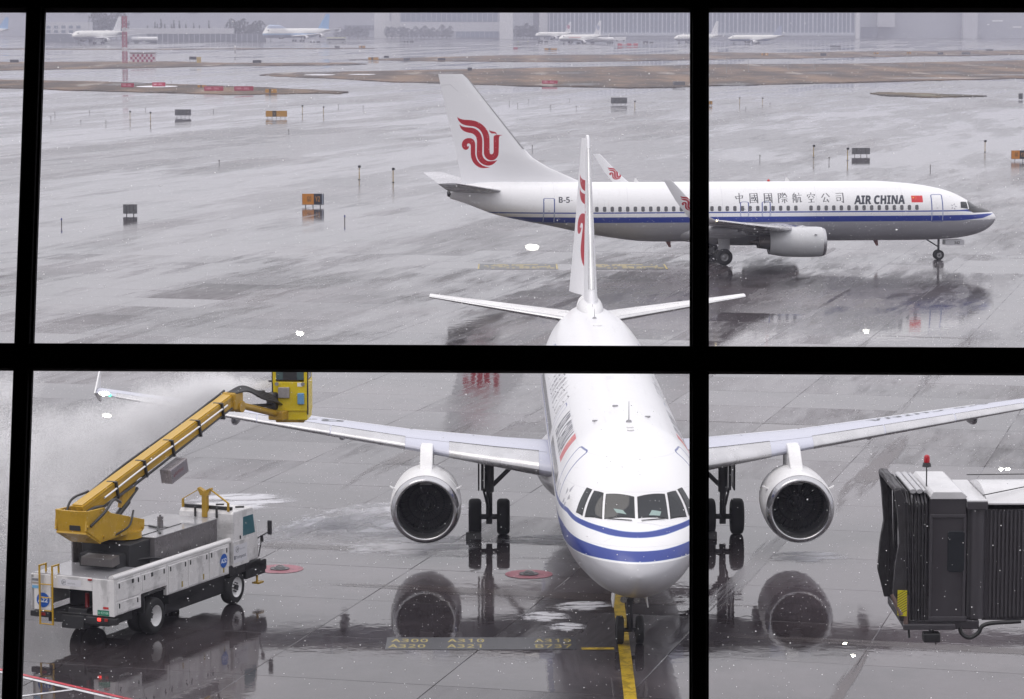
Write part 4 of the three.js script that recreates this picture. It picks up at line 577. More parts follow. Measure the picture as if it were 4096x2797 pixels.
  mesh('rest_stay', merge([bar([0.16, 3.32, -4.12], [-0.36, 3.02, -4.1], 0.014, 6), beam([0.56, 3.32, -4.12], [1.12, 2.98, -4.1], 0.05, 0.03)]), Y, t);
  mesh('light_bar', merge([B(1.6, 0.1, 0.1, 0.36, 2.8, 4.25), B(0.06, 0.3, 0.06, 0.05, 2.68, 4.08), B(0.06, 0.3, 0.06, 0.75, 2.68, 4.08), bar([0.5, 2.84, -4.5], [0.75, 2.86, -4.5], 0.025), bar([1.1, 2.8, -4.55], [1.35, 2.82, -4.6], 0.03)]), rub, t);
  mesh('deck_hose', merge([tube([[0.6, 2.54, -1.2], [0.3, 2.6, -1.6], [0.1, 2.56, -1.9], [-0.3, 2.55, -2.1]], 0.03, 24), tube([[0.5, 2.0, 0.3], [0.66, 1.98, -0.4], [0.85, 1.9, -1.0]], 0.035, 20), tube([[-0.5, 2.55, -0.9], [-0.7, 2.62, -1.3], [-0.6, 2.56, -2.2]], 0.022, 24)]), rub, t);
  mesh('tray_hose', merge([tube([[0.3, 3.2, 1.9], [0.42, 3.5, 1.4], [0.3, 3.75, 0.7], [0.2, 3.6, 0.2]], 0.04, 28), tube([[0.25, 2.75, 0.6], [0.45, 2.95, 0.2], [0.3, 3.3, -0.3]], 0.03, 20), tube([[-0.45, 3.3, 2.0], [-0.55, 3.8, 1.5], [-0.44, 3.95, 0.8]], 0.035, 24)]), rub, t);
  mesh('tray_bolt', merge([[-2.0, 3.2], [-1.2, 2.8], [-0.4, 2.75], [0.5, 2.7], [0.8, 2.75]].map(([f, y]) => bar([0.22, y, -f], [0.31, y, -f], 0.045, 8))), Yd, t);
  // wheels
  for (const [x, f] of [[1.0, 0], [-1.2, 0], [1.02, 4.45], [-1.15, 4.45]]) {
    const w = new THREE.Group(); w.name = 'wheel'; w.position.set(x, 0.5, -f); t.add(w); const s = Math.sign(x);
    const prof = [[0.29, -0.16], [0.42, -0.17], [0.48, -0.13], [0.5, -0.05], [0.5, 0.05], [0.48, 0.13], [0.42, 0.17], [0.29, 0.16]].map(([r, h]) => new THREE.Vector2(r, h)); const ty = new THREE.LatheGeometry(prof, 36); ty.rotateZ(Math.PI / 2); mesh('tyre', ty, M.tyre, w);
    if (!f) { const t2 = ty.clone(); mesh('tyre', t2.translate(-s * 0.36, 0, 0), M.tyre, w); }
    const deep = f ? 0.1 : -0.06, rp = [[0.001, deep], [0.1, deep], [0.16, deep - 0.03], [0.24, deep - 0.02], [0.28, 0.14], [0.3, 0.16]].map(([r, h]) => new THREE.Vector2(r, h)), rg = new THREE.LatheGeometry(rp, 32); rg.rotateZ(-Math.PI / 2 * s); mesh('rim', rg, M.white, w);
    const nuts = []; for (let k = 0; k < 8; k++) { const a = k * Math.PI / 4; nuts.push(bar([s * (deep - 0.02), Math.cos(a) * 0.13, Math.sin(a) * 0.13], [s * (deep + 0.04), Math.cos(a) * 0.13, Math.sin(a) * 0.13], 0.02, 6)); } nuts.push(bar([s * deep, 0, 0], [s * (deep + 0.07), 0, 0], 0.075, 12)); mesh('hub', merge(nuts), rub, w);
  }
  mesh('mudguard', merge([B(0.3, 0.04, 1.2, 1.0, 1.16, 0), B(0.5, 0.5, 0.04, 0.95, 0.95, 0.62), B(0.5, 0.5, 0.04, 0.95, 0.95, -0.68)]), rub, t);
  // turret tray
  const tray = prism([[-2.25, 3.52], [-2.35, 3.0], [-1.6, 2.62], [0.95, 2.55], [1.05, 2.66], [1.05, 2.86], [-0.9, 3.3], [-1.3, 3.5]], 0.06, 0.01);
  const trayMesh = mesh('turret_tray', merge([tray.clone().rotateY(Math.PI / 2).translate(0.22, 0, 0), tray.clone().rotateY(Math.PI / 2).translate(-0.72, 0, 0), prism([[-0.7, 0], [0.26, 0], [0.26, 0.62], [0.0, 0.6], [-0.44, 0.6], [-0.7, 0.62]], 0.06).rotateX(0.12).translate(0, 2.92, 2.2), box(0.94, 0.05, 0.9, -0.22, 2.74, 1.9, -0.42), box(0.94, 0.05, 2.5, -0.22, 2.6, 0.25), new THREE.CylinderGeometry(0.62, 0.62, 0.2, 32).translate(-0.2, 2.52, -0.45)]), Y, t);
  trayMesh.position.y = 0.1; trayMesh.scale.z = 0.88;
  mesh('tray_slot', B(0.34, 0.14, 0.03, -0.12, 3.05, -2.28, 0.01), M.dark, trayMesh);
  // boom: box beam from the tray to the elbow
  const p0 = [-0.2, 3.52, 1.75], p1 = [-0.1, 5.62, -6.45];
  const boom = mesh('boom', merge([beam(p0, p1, 0.38, 0.36)]), Yb, t), lerpP = (k, dx = 0, dy = 0) => [p0[0] + (p1[0] - p0[0]) * k + dx, p0[1] + (p1[1] - p0[1]) * k + dy, p0[2] + (p1[2] - p0[2]) * k];
  mesh('boom_cover', beam(lerpP(0.0, 0, 0.195), lerpP(0.99, 0, 0.195), 0.3, 0.05), Y, boom);
  mesh('feed_pipe', tube([lerpP(0.12, 0.235, 0.02), lerpP(0.4, 0.235, 0.06), lerpP(0.7, 0.235, 0.04), lerpP(0.93, 0.235, 0.05)], 0.028, 40), M.white, boom);
  mesh('hose_bundle', merge([0, 1, 2, 3].map((k) => tube([lerpP(0.08, 0.2 - k * 0.03, -0.2 - k * 0.03), lerpP(0.3, 0.22 - k * 0.03, -0.23 - k * 0.03), lerpP(0.6, 0.2 - k * 0.04, -0.22 - k * 0.035), lerpP(0.97, 0.2 - k * 0.03, -0.16 - k * 0.02)], 0.028, 48))), rub, boom);
  mesh('side_hose', merge([tube([lerpP(0.02, -0.22, 0.1), lerpP(0.3, -0.23, 0.2), lerpP(0.7, -0.23, 0.18), lerpP(1.0, -0.2, 0.24)], 0.035, 48), tube([lerpP(-0.02, 0.1, -0.1), lerpP(0.04, 0.3, 0.0), lerpP(0.1, 0.26, -0.15)], 0.05, 20)]), rub, boom);
  mesh('clamp', merge([0.2, 0.38, 0.56, 0.74, 0.9].map((k) => { const q = lerpP(k, 0.1, -0.03); return box(0.32, 0.5, 0.06, q[0], q[1], q[2], 0.26); })), rub, boom);
  const lb = rbox(0.36, 0.42, 0.95, 0, 0, 0, 0.02); mesh('lamp_box', lb.rotateX(0.25).translate(0.16, 4.05, -2.75), worn(0.3, 0.28, 0.3, 0.45, 0.2, 0.8, {}), boom);
  mesh('box_print', new THREE.PlaneGeometry(0.8, 0.3).rotateY(Math.PI / 2).rotateX(0.25).translate(0.345, 4.05, -2.75), std(1, 1, 1, 0.5, 0, { map: coverPrint((x) => { x.fillStyle = '#6d2430'; x.font = 'italic bold 44px sans-serif'; x.fillText('AirFirst', 34, 60); x.beginPath(); x.moveTo(12, 62); x.lineTo(24, 30); x.lineTo(34, 62); x.fill(); }, 256, 96, '#7b767c') }), boom);
  mesh('lug', prism([[0, 0], [0.7, 0.35], [0.85, 0.7], [0.1, 0.45]], 0.12).rotateY(Math.PI / 2).translate(-0.2, 3.35, -0.3), Y, boom);
  mesh('lift_cylinder', merge([bar([-0.15, 3.0, 0.1], [-0.15, 3.45, -0.75], 0.09, 12), bar([-0.15, 3.45, -0.75], [-0.15, 3.75, -1.25], 0.05, 12)]), rub, t);
  // elbow and jib
  mesh('elbow', merge([rbox(0.46, 0.52, 0.5, -0.05, 5.58, -6.5, 0.06), new THREE.CylinderGeometry(0.17, 0.17, 0.56, 20).rotateZ(Math.PI / 2).translate(-0.05, 5.4, -6.6)]), Yd, boom);
  const jib = mesh('jib', merge([bar([0.1, 5.45, -6.6], [0.2, 4.92, -8.75], 0.1, 12), rbox(0.5, 0.28, 0.6, 0.22, 4.88, -8.9, 0.04)]), Yd, t);
  mesh('jib_hose', merge([0, 1, 2, 3, 4].map((k) => tube([[-0.1 + k * 0.06, 5.82, -6.3], [0.02 + k * 0.05, 5.95 - k * 0.03, -6.9], [0.1 + k * 0.05, 5.72 - k * 0.05, -7.7], [0.15 + k * 0.06, 5.5 - k * 0.05, -8.5], [0.1 + k * 0.05, 5.2, -8.85]], 0.035, 32))), rub, jib);
  mesh('jib_valve', merge([rbox(0.3, 0.55, 0.35, 0.05, 5.3, -8.75, 0.08), bar([-0.05, 5.35, -6.9], [0.1, 5.2, -8.6], 0.06), rbox(0.2, 0.2, 0.3, 0, 5.6, -8.1, 0.06)]), rub, jib);
  // spray cabin on the jib, turned to face back along the boom
  const cabin = new THREE.Group(); cabin.name = 'spray_cabin'; cabin.position.set(0.33, 4.72, -9.5); cabin.rotation.y = 23.9 * Math.PI / 180 - 0.06; t.add(cabin);
  const CY = worn(0.66, 0.5, 0.01, 0.4, 0, 1.3);
  mesh('cabin_shell', merge([rbox(1.02, 0.88, 0.06, 0, 0.72, 0.56, 0.02), rbox(0.1, 0.8, 0.08, -0.47, 1.5, 0.55, 0.02), rbox(0.1, 0.8, 0.08, 0.47, 1.5, 0.55, 0.02), rbox(1.06, 0.12, 1.2, 0, 1.84, 0, 0.03), rbox(0.06, 0.95, 1.06, -0.5, 0.7, 0, 0.02), rbox(0.06, 0.95, 1.06, 0.5, 0.7, 0, 0.02), rbox(1.02, 1.7, 0.05, 0, 1.0, -0.56, 0.02), rbox(1.02, 0.34, 1.1, 0, 0.16, 0, 0.04)]), CY, cabin);
  mesh('cabin_window', rbox(0.84, 0.56, 0.02, 0, 1.5, 0.565, 0.008), std(0.07, 0.11, 0.11, 0.05), cabin);
  for (const s of [-1, 1]) { mesh('side_glass', rbox(0.02, 0.6, 0.9, s * 0.505, 1.5, 0, 0.008), M.glass, cabin); mesh('work_lamp', new THREE.CylinderGeometry(0.055, 0.055, 0.05, 20).rotateX(Math.PI / 2).translate(s * 0.39, 1.1, 0.61), M.hub, cabin); mesh('corner_post', rbox(0.04, 1.7, 0.04, s * 0.53, 1.02, 0.56, 0.01), rub, cabin); }
  mesh('seat_back', rbox(0.42, 0.4, 0.02, 0, 1.42, 0.58, 0.008), M.dark, cabin);
  mesh('control_box', rbox(0.34, 0.32, 0.1, -0.18, 0.84, 0.63, 0.02), worn(0.3, 0.28, 0.28, 0.5, 0.2, 0.5), cabin); mesh('blue_canister', rbox(0.2, 0.34, 0.1, 0.33, 0.66, 0.63, 0.03), worn(0.13, 0.3, 0.52, 0.45, 0, 0.5), cabin);
  mesh('cabin_label', rbox(0.16, 0.12, 0.006, 0.3, 1.08, 0.594, 0.002), M.white, cabin);
  mesh('underframe', merge([rbox(0.7, 0.2, 0.8, -0.1, 0.02, 0.1, 0.03), rbox(0.2, 0.3, 0.3, 0.3, 0.06, 0.3, 0.03)]), Yd, cabin);
  mesh('spray_nozzle', merge([bar([-0.5, 1.12, 0.1], [-0.72, 1.1, -0.05], 0.035, 8), rbox(0.1, 0.12, 0.12, -0.55, 1.1, 0.1, 0.02)]), rub, cabin);
}
// ---------- jet bridge at the right ----------
{
  const b = thing('jet_bridge', 'dark grey jet bridge head with folded canopy and red beacon at the right', 'jet bridge', [0, 0, 0]);
  const G1 = worn(0.045, 0.041, 0.048, 0.5, 0.1, 1.8), G2 = worn(0.058, 0.054, 0.062, 0.5, 0.1, 1.2), canv = worn(0.026, 0.024, 0.028, 0.85, 0, 0.8), roof = worn(0.6, 0.6, 0.62, 0.25, 0, 2), D0 = -61.5, D1 = -64.25, mz = (D0 + D1) / 2, dz = D0 - D1;
  mesh('cab_wall', merge([rbox(0.78, 2.62, 0.1, 9.22, 5.3, D0 - 0.05, 0.02), rbox(0.78, 2.62, 0.1, 9.22, 5.3, D1 + 0.05, 0.02)]), G1, b);
  mesh('wall_frame', merge([rbox(0.06, 2.2, 0.03, 8.86, 5.12, D0 + 0.016, 0.01), rbox(0.06, 2.2, 0.03, 9.58, 5.12, D0 + 0.016, 0.01), rbox(0.76, 0.07, 0.03, 9.22, 6.24, D0 + 0.018, 0.01), rbox(0.8, 0.1, 0.05, 9.24, 4.03, D0 + 0.02, 0.01)]), G2, b);
  mesh('cab_window', prism([[-0.18, -0.4], [-0.14, -0.44], [0.14, -0.44], [0.18, -0.4], [0.18, 0.4], [0.14, 0.44], [-0.14, 0.44], [-0.18, 0.4]], 0.04, 0.01).translate(9.4, 5.48, D0 + 0.002), M.glass, b);
  mesh('cab_roof', prism([[8.84, 6.6], [9.58, 6.6], [9.62, 6.66], [9.5, 6.76], [8.9, 6.76], [8.82, 6.66]], dz + 0.1, 0.015).translate(0, 0, D1 - 0.05), roof, b);
  mesh('roof_step', merge([rbox(0.44, 0.16, dz + 0.06, 9.83, 6.5, mz, 0.02)]), roof, b);
  mesh('step_fascia', rbox(0.44, 0.16, 0.04, 9.83, 6.47, D0 + 0.05, 0.01), G2, b);
  mesh('cab_floor', rbox(1.6, 0.2, dz, 9.12, 3.9, mz, 0.03), G1, b);
  const col = new THREE.CylinderGeometry(0.2, 0.2, 2.4, 24); mesh('corner_column', merge([col.translate(9.86, 5.22, D0 - 0.2), ...[0, 1, 2, 3, 4].map((k) => bar([9.72 + k * 0.07, 4.05, D0 - 0.02 - Math.abs(k - 2) * 0.03], [9.72 + k * 0.07, 6.4, D0 - 0.02 - Math.abs(k - 2) * 0.03], 0.016, 6))]), G2, b);
  mesh('dark_gap_fill', rbox(0.2, 2.4, dz * 0.8, 9.66, 5.2, mz, 0.02), G1, b);  // dark slab filling the gap beside the cab, in place of its shade
  // ribbed tunnel going off to the right
  const ribs = []; for (let k = 0; k < 120; k++) ribs.push(box(0.04, 2.28, 0.05, 10.15 + k * 0.085, 5.2, D0 - 0.1)); mesh('tunnel_wall', merge([box(10.4, 2.3, 0.08, 15.2, 5.2, D0 - 0.16), box(10.4, 2.3, 0.08, 15.2, 5.2, D1 + 0.2), box(10.4, 0.1, dz - 0.3, 15.2, 4.02, mz)]), G1, b); stuff(mesh('tunnel_ribs', merge(ribs), G2, b));
  const rc = new THREE.CylinderGeometry(3.4, 3.4, 10.6, 40, 1, false, -0.39, 0.78); rc.rotateZ(Math.PI / 2); rc.rotateX(0); const rs = new THREE.Shape(); rs.absarc(0, -3.05, 3.4, Math.PI / 2 - 0.4, Math.PI / 2 + 0.4); rs.lineTo(-1.32, 0.05); const rg = new THREE.ExtrudeGeometry(rs, { depth: 10.6, bevelEnabled: false, curveSegments: 24 }); rg.rotateY(Math.PI / 2); mesh('tunnel_roof', rg.translate(10.06, 6.42, mz), roof, b);
  mesh('roof_cable', merge([bar([9.98, 6.74, D1 + 0.3], [12.5, 6.86, mz - 0.5], 0.012, 6), bar([9.98, 6.66, D0 - 0.15], [12.5, 6.9, mz - 0.2], 0.012, 6)]), M.black, b);
  // folded canopy: rows of fabric pleats on hoops
  const hoop = (x, lean, grow) => { // one pleat: a closed frame standing across the bridge
    const s = new THREE.Shape([[D1 - grow, 3.98], [D1 - grow, 6.5 + grow], [D1 + 0.3, 6.72 + grow], [D0 - 0.35, 6.72 + grow], [D0 + grow, 6.48 + grow], [D0 + grow, 3.98]].map((p) => new THREE.Vector2(...p))), h = new THREE.Path([[D1 + 0.14, 4.0], [D0 - 0.14, 4.0], [D0 - 0.14, 6.4], [D0 - 0.4, 6.6], [D1 + 0.34, 6.6], [D1 + 0.14, 6.4]].map((p) => new THREE.Vector2(...p))); s.holes.push(h);
    const g = new THREE.ExtrudeGeometry(s, { depth: 0.028, bevelEnabled: false }); g.rotateY(-Math.PI / 2); const p = g.attributes.position; for (let i = 0; i < p.count; i++) p.setX(i, p.getX(i) + x + lean * (p.getY(i) - 4) / 2.7); g.computeVertexNormals(); return g; };
  const pleats = []; for (let k = 0; k < 15; k++) { const u = k / 14; pleats.push(hoop(8.36 + u * 0.44 + rr(-0.008, 0.008), -0.1 * (1 - u) + rr(-0.02, 0.02), (k % 2 ? 0.035 : -0.015) + rr(-0.008, 0.012))); } stuff(mesh('canopy_pleats', merge(pleats), canv, b));
  for (const [x, w] of [[8.52, 0.12], [8.66, 0.12], [8.78, 0.07]]) { const g = new THREE.CylinderGeometry(w * 0.55, w * 0.55, dz - 0.3, 14); g.scale(1, 1, 0.7); g.rotateX(Math.PI / 2); mesh('canopy_roll', g.translate(x - 0.03, 6.74, mz), worn(0.4, 0.4, 0.42, 0.3, 0.1, 0.8), b); }
  const lipS = [[8.24, 3.98], [8.08, 4.6], [8.12, 5.2], [8.2, 5.7], [8.14, 6.4], [8.08, 6.78], [8.2, 6.82], [8.34, 6.55], [8.38, 5.6], [8.36, 4.7], [8.4, 3.98]]; mesh('canopy_lip', merge([prism(lipS, 0.16, 0.02).translate(0, 0, D0 - 0.12), prism(lipS, 0.16, 0.02).translate(0, 0, D1 - 0.02), rbox(0.2, 0.14, dz, 8.18, 6.77, mz, 0.05)]), canv, b);
  const tape = coverPrint((x) => { x.fillStyle = '#24241c'; for (let k = 0; k < 9; k++) { x.save(); x.translate(64, 10 + k * 16); x.rotate(-0.3); x.fillRect(-70, 0, 140, 4); x.restore(); } }, 128, 160, '#b8ac1c');
  mesh('hazard_board', new THREE.BoxGeometry(0.2, 0.55, 0.04).rotateY(-0.25).translate(8.27, 4.38, D0 + 0.07), std(1, 1, 1, 0.5, 0, { map: tape }), b);
  mesh('bumper_bar', merge([bar([8.08, 4.55, D0 - 0.05], [8.26, 4.12, D0 + 0.05], 0.06, 12), rbox(0.1, 0.7, 0.14, 8.36, 4.2, D0 - 0.02, 0.03)]), worn(0.16, 0.11, 0.1, 0.6, 0.1, 0.6), b);
  mesh('floor_lip', rbox(1.1, 0.12, 0.1, 8.85, 3.86, D0 + 0.03, 0.02), G2, b);
  mesh('under_box', merge([rbox(0.36, 0.2, 0.3, 8.92, 3.62, D0 - 0.1, 0.03), bar([8.92, 3.86, D0 - 0.1], [8.92, 3.7, D0 - 0.1], 0.06), bar([8.42, 3.86, D0], [8.44, 3.62, D0], 0.025), bar([9.0, 3.55, D0 - 0.1], [9.02, 3.45, D0 - 0.1], 0.012)]), M.black, b);
  mesh('drape_hose', tube([[9.5, 3.85, D0], [9.56, 3.7, D0], [9.72, 3.62, D0], [9.9, 3.72, D0], [10.0, 3.88, D0], [10.8, 3.98, D0 + 0.02]], 0.045, 40, 8), M.black, b);
  mesh('beacon_pole', bar([8.88, 6.7, -62.4], [8.88, 7.2, -62.4], 0.014, 8), M.black, b);
  mesh('beacon_base', new THREE.CylinderGeometry(0.08, 0.1, 0.09, 20).translate(8.88, 7.2, -62.4), M.black, b);
  const bulb = new THREE.LatheGeometry([[0.07, 0], [0.075, 0.02], [0.075, 0.12], [0.06, 0.165], [0.03, 0.185], [0.001, 0.19]].map((p) => new THREE.Vector2(...p)), 24); mesh('beacon_lamp', bulb.scale(0.85, 0.9, 0.85).translate(8.88, 7.245, -62.4), std(0.4, 0.01, 0.02, 0.15), b);
  // drive column outside the frame carries the head
  mesh('support_leg', merge([rbox(0.5, 3.9, 0.5, 15, 2.0, mz, 0.05), rbox(2.2, 0.4, 0.8, 15, 0.75, mz, 0.05)]), G1, b);
  for (const x of [14.1, 15.9]) { const w = new THREE.CylinderGeometry(0.5, 0.5, 0.35, 28); w.rotateX(Math.PI / 2); mesh('wheel', w.translate(x, 0.5, mz), M.tyre, b); }
}
// ---------- beyond the apron: grass islands, signs, lamps ----------
const nth = ['first', 'second', 'third', 'fourth', 'fifth', 'sixth', 'seventh', 'eighth', 'ninth', 'tenth', 'eleventh', 'twelfth', 'thirteenth', 'fourteenth', 'fifteenth', 'sixteenth', 'seventeenth', 'eighteenth', 'nineteenth', 'twentieth', 'twenty-first', 'twenty-second', 'twenty-third', 'twenty-fourth', 'twenty-fifth', 'twenty-sixth', 'twenty-seventh', 'twenty-eighth', 'twenty-ninth', 'thirtieth'];
{
  const gN = fbm([4, 9, 20, 44, 95, 200], 0.62), T_grass = dataTex(512, (u, v) => { const k = sstep(0.25, 0.75, gN(u, v)), s = sstep(0.64, 0.7, gN(v + 0.3, u)); return [0.36 + 0.36 * k + 0.25 * s, 0.31 + 0.29 * k + 0.3 * s, 0.26 + 0.22 * k + 0.36 * s]; }, true);
  const grass = std(0.4, 0.385, 0.37, 0.95, 0, { map: sized(T_grass, 38, 150), bumpMap: sized(T_grass, 12), bumpScale: 0.15 }), green = std(0.3, 0.32, 0.24, 0.95, 0, { map: sized(T_grass, 40) });
  const ISL = {"a": [[-143.06, 799.41], [-110.77, 777.34], [-87.37, 746.44], [-61.72, 713.35], [-37.46, 668.85], [-36.93, 662.94], [-38.26, 655.23], [-62.26, 643.98], [-80.98, 662.94], [-100.82, 683.06], [-127.7, 713.35]], "b": [[-199.56, 1115.86], [-176.32, 1115.86], [-132.46, 1132.66], [-105.16, 1088.93], [-59.91, 1094.22], [-51.68, 1065.28], [-57.41, 1048.45], [-98.96, 1024.64], [-120.65, 988.71], [-150.98, 955.21], [-166.65, 931.54]], "c": [[-73.14, 860.44], [-72.27, 887.54], [-57.51, 911.21], [-23.68, 947.19], [12.95, 988.71], [62.58, 1043.6], [70.55, 1058.29], [124.42, 1073.39], [208.15, 1167.83], [147.28, 825.77], [80.09, 756.47], [48.51, 727.16], [42.9, 714.7], [28.5, 706.19], [1.62, 727.16], [-27.55, 767.81], [-51.71, 819.16], [-58.98, 828.8]], "d": [[-64.62, 1173.9], [-31.29, 1252.04], [-4.29, 1310.17], [81.66, 1362.35], [95.02, 1426.02], [125.78, 1390.88], [160.85, 1451.68], [273.03, 1532.45], [239.02, 1341.31], [167.81, 1280.45], [109.6, 1211.72], [70.38, 1173.9], [20.75, 1115.86], [-28.45, 1138.38]], "e": [[79.19, 651.43], [81.86, 664.51], [92.09, 651.43], [101.11, 633.11], [100.73, 629.57], [88.03, 622.6], [80.16, 635.26]], "f": [[-287.58, 1608.86], [-203.34, 1586.26], [-111.33, 1620.4], [-75.72, 1632.11], [-74.12, 1597.48], [-108.99, 1586.26], [-198.34, 1547.15], [-279.63, 1564.29]]};
  for (const [k, pts] of Object.entries(ISL)) {
    // uneven edge: points added along the outline and nudged
    const out = []; pts.forEach((p, i) => { const q = pts[(i + 1) % pts.length], n = 8; for (let j = 0; j < n; j++) { const t = j / n; out.push([p[0] + (q[0] - p[0]) * t + rr(-0.6, 0.6), p[1] + (q[1] - p[1]) * t + rr(-2, 2)]); } });
    const g = prism(out.map(([x, D]) => [x, D]), 0.16); g.rotateX(-Math.PI / 2); g.translate(0, -0.016, 0);
    const p = g.attributes.position, uv = g.attributes.uv; for (let i = 0; i < p.count; i++) uv.setXY(i, p.getX(i), -p.getZ(i));
    const m = mesh('grass_island', g, k === 'e' ? green : grass); m.name = numbered('grass_island'); m.userData = { kind: 'structure' };
    if ('ac'.includes(k)) { // strips of old snow lying in the grass
      for (const [x, D, w, d] of k === 'a' ? [[-86, 716, 5, 8]] : [[-56, 862, 4.5, 8], [-44, 868, 4, 6], [118, 815, 16, 2.2], [154, 860, 22, 2.2]]) { const s = new THREE.CircleGeometry(1, 24); s.rotateX(-Math.PI / 2); s.scale(w, 1, d); const o = mesh('snow_strip', s.translate(x, 0.155, -D), std(0.7, 0.7, 0.74, 0.9)); o.name = numbered('snow_strip'); stuff(o, 'strip of old snow lying in the brown grass', 'snow'); o.userData.group = 'old snow in the grass'; }
    }
  }
  const wordSign = (bg, fg, draw) => canvas(256, 96, (x) => { x.fillStyle = bg; x.fillRect(0, 0, 256, 96); x.fillStyle = fg; draw(x); });
  const dirS = wordSign('#c07a1c', '#2a1f10', (x) => { x.font = 'bold 60px monospace'; x.save(); x.scale(0.72, 1); x.fillText('← GO', 16, 68); x.restore(); x.fillStyle = '#191a2a'; x.fillRect(138, 0, 118, 96); x.fillStyle = '#c48a3a'; x.save(); x.scale(0.8, 1); x.fillText('Y2', 196, 68); x.restore(); x.fillStyle = '#8c96a6'; x.fillRect(236, 0, 14, 96); });
  const yelS = wordSign('#b5832a', '#3a2c18', (x) => { x.fillRect(80, 0, 48, 96); x.font = 'bold 50px monospace'; x.fillText('←', 14, 66); x.fillText('→', 176, 66); x.fillStyle = '#8a7f78'; x.fillText('Y', 90, 66); });
  const redS = wordSign('#a11c3c', '#d9a9b4', (x) => { x.font = 'bold 58px monospace'; x.save(); x.scale(0.8, 1); x.fillText('18R-36L', 14, 68); x.restore(); });
  const faces = { dir: std(1, 1, 1, 0.5, 0, { map: dirS }), yel: std(1, 1, 1, 0.5, 0, { map: yelS }), red: std(1, 1, 1, 0.5, 0, { map: redS }), grey: worn(0.13, 0.13, 0.14, 0.5, 0, 0.7), blk: worn(0.03, 0.03, 0.035, 0.5, 0, 0.7) };
  const what = { dir: ['orange and black direction sign', 'direction signs'], yel: ['yellow taxiway sign', 'yellow taxiway signs'], red: ['red holding position sign', 'red holding position signs'], grey: ['grey taxiway sign seen from its back', 'sign backs'], blk: ['small black taxiway sign', 'black taxiway signs'] };
  const SIGNS = [[-55.51, 498.41, 2.75, 1.04, 0.3, "grey"], [20.5, 566.2, 3.12, 1.18, 0.34, "grey"], [42.38, 358.33, 2.25, 0.8, 0.21, "grey"], [-32.45, 250.09, 1.2, 0.82, 0.15, "grey"], [103.7, 602.6, 0.9, 1.17, 0.18, "grey"], [-39.24, 491.87, 3.59, 1.03, 0.29, "yel"], [-17.66, 261.22, 1.95, 1.02, 0.2, "dir"], [59.32, 345.08, 1.86, 1.03, 0.26, "dir"], [37.87, 563.36, 0.67, 0.67, 0.25, "yel"], [-91.54, 704.42, 3.15, 1.01, 0.1, "red"], [-85.2, 713.35, 3.19, 1.02, 0.11, "red"], [-67.65, 670.84, 4.4, 1.05, 0.1, "red"], [-60.85, 670.84, 4.4, 1.05, 0.1, "red"], [-73.63, 702.23, 2.09, 0.63, 0.1, "yel"], [-53.08, 651.43, 2.62, 0.93, 0.1, "yel"], [9.46, 741.53, 3.98, 0.88, 0.11, "red"], [41.04, 727.16, 3.03, 0.92, 0.11, "grey"], [-13.26, 927.71, 1.38, 0.97, 0.14, "blk"], [-27.24, 1144.15, 3.06, 1.02, 0.17, "blk"], [-40.68, 1144.15, 2.55, 0.94, 0.17, "blk"], [-51.65, 1218.26, 2.17, 0.91, 0.18, "blk"], [-54.17, 1155.87, 4.13, 1.12, 0.17, "yel"], [-93.36, 1083.7, 3.22, 1.05, 0.16, "blk"], [-183.98, 1094.22, 3.26, 1.06, 0.16, "blk"], [-94.98, 1608.86, 2.87, 1.2, 0.24, "grey"], [-81.93, 1620.4, 3.37, 1.2, 0.24, "yel"], [1.84, 1542.92, 2.29, 1.15, 0.23, "red"], [19.66, 1501.88, 6.48, 1.12, 0.22, "yel"], [135.43, 1287.75, 2.68, 1.15, 0.19, "blk"], [110.58, 1295.14, 3.08, 1.16, 0.19, "yel"], [180.9, 1656.04, 6.16, 0.99, 0.25, "grey"], [192.98, 1333.39, 2.58, 0.89, 0.2, "blk"], [204.49, 1333.39, 3.97, 1.09, 0.2, "grey"], [165.98, 1349.32, 2.41, 0.8, 0.2, "yel"], [182.04, 1357.44, 2.02, 0.81, 0.2, "yel"], [237.4, 1472.51, 3.72, 0.88, 0.22, "grey"]];
  for (const kind of Object.keys(what)) SIGNS.filter((s) => s[5] === kind).sort((a, b) => a[0] / a[1] - b[0] / b[1]).forEach(([X, D, w, h, leg], i, all) => {
    const o = thing('taxiway_sign', `${what[kind][0]}, ${nth[i]} from the left of the ${all.length} ${what[kind][1]}`, 'taxiway sign', [X, 0, -D], rr(-0.12, 0.12), what[kind][1]), y0 = D > 600 && leg < 0.3 ? Math.max(leg, 0.2) : leg;
    const f = rbox(w, h, 0.22, 0, y0 + h / 2, 0, 0.03); mesh('cabinet', f, M.grey, o);
    mesh('face', new THREE.PlaneGeometry(w - 0.06, h - 0.06).translate(0, y0 + h / 2, 0.116), faces[kind], o);
    if (kind === 'grey') mesh('back_rib', merge([0.25, 0.5, 0.75].map((k) => box(0.05, h - 0.05, 0.04, -w / 2 + w * k, y0 + h / 2, 0.125))), M.strut, o);
    const n = Math.max(2, Math.round(w / 0.75)); for (let k = 0; k < n; k++) mesh('leg', bar([-w / 2 + w * (k + 0.5) / n, 0, 0], [-w / 2 + w * (k + 0.5) / n, y0 + 0.02, 0], 0.04, 8), M.strut, o);
  });
  const POSTS = [[-62.79, 485.49], [-58.68, 479.28], [-36.67, 516.75], [-32.52, 509.72], [-15.84, 305.51], [-12.13, 300.59], [22.63, 544.27], [43.84, 569.06], [48.01, 566.2], [36.3, 354.92], [39.51, 347.22], [59.16, 368.95]], postY = worn(0.4, 0.27, 0.06, 0.5, 0, 0.5);
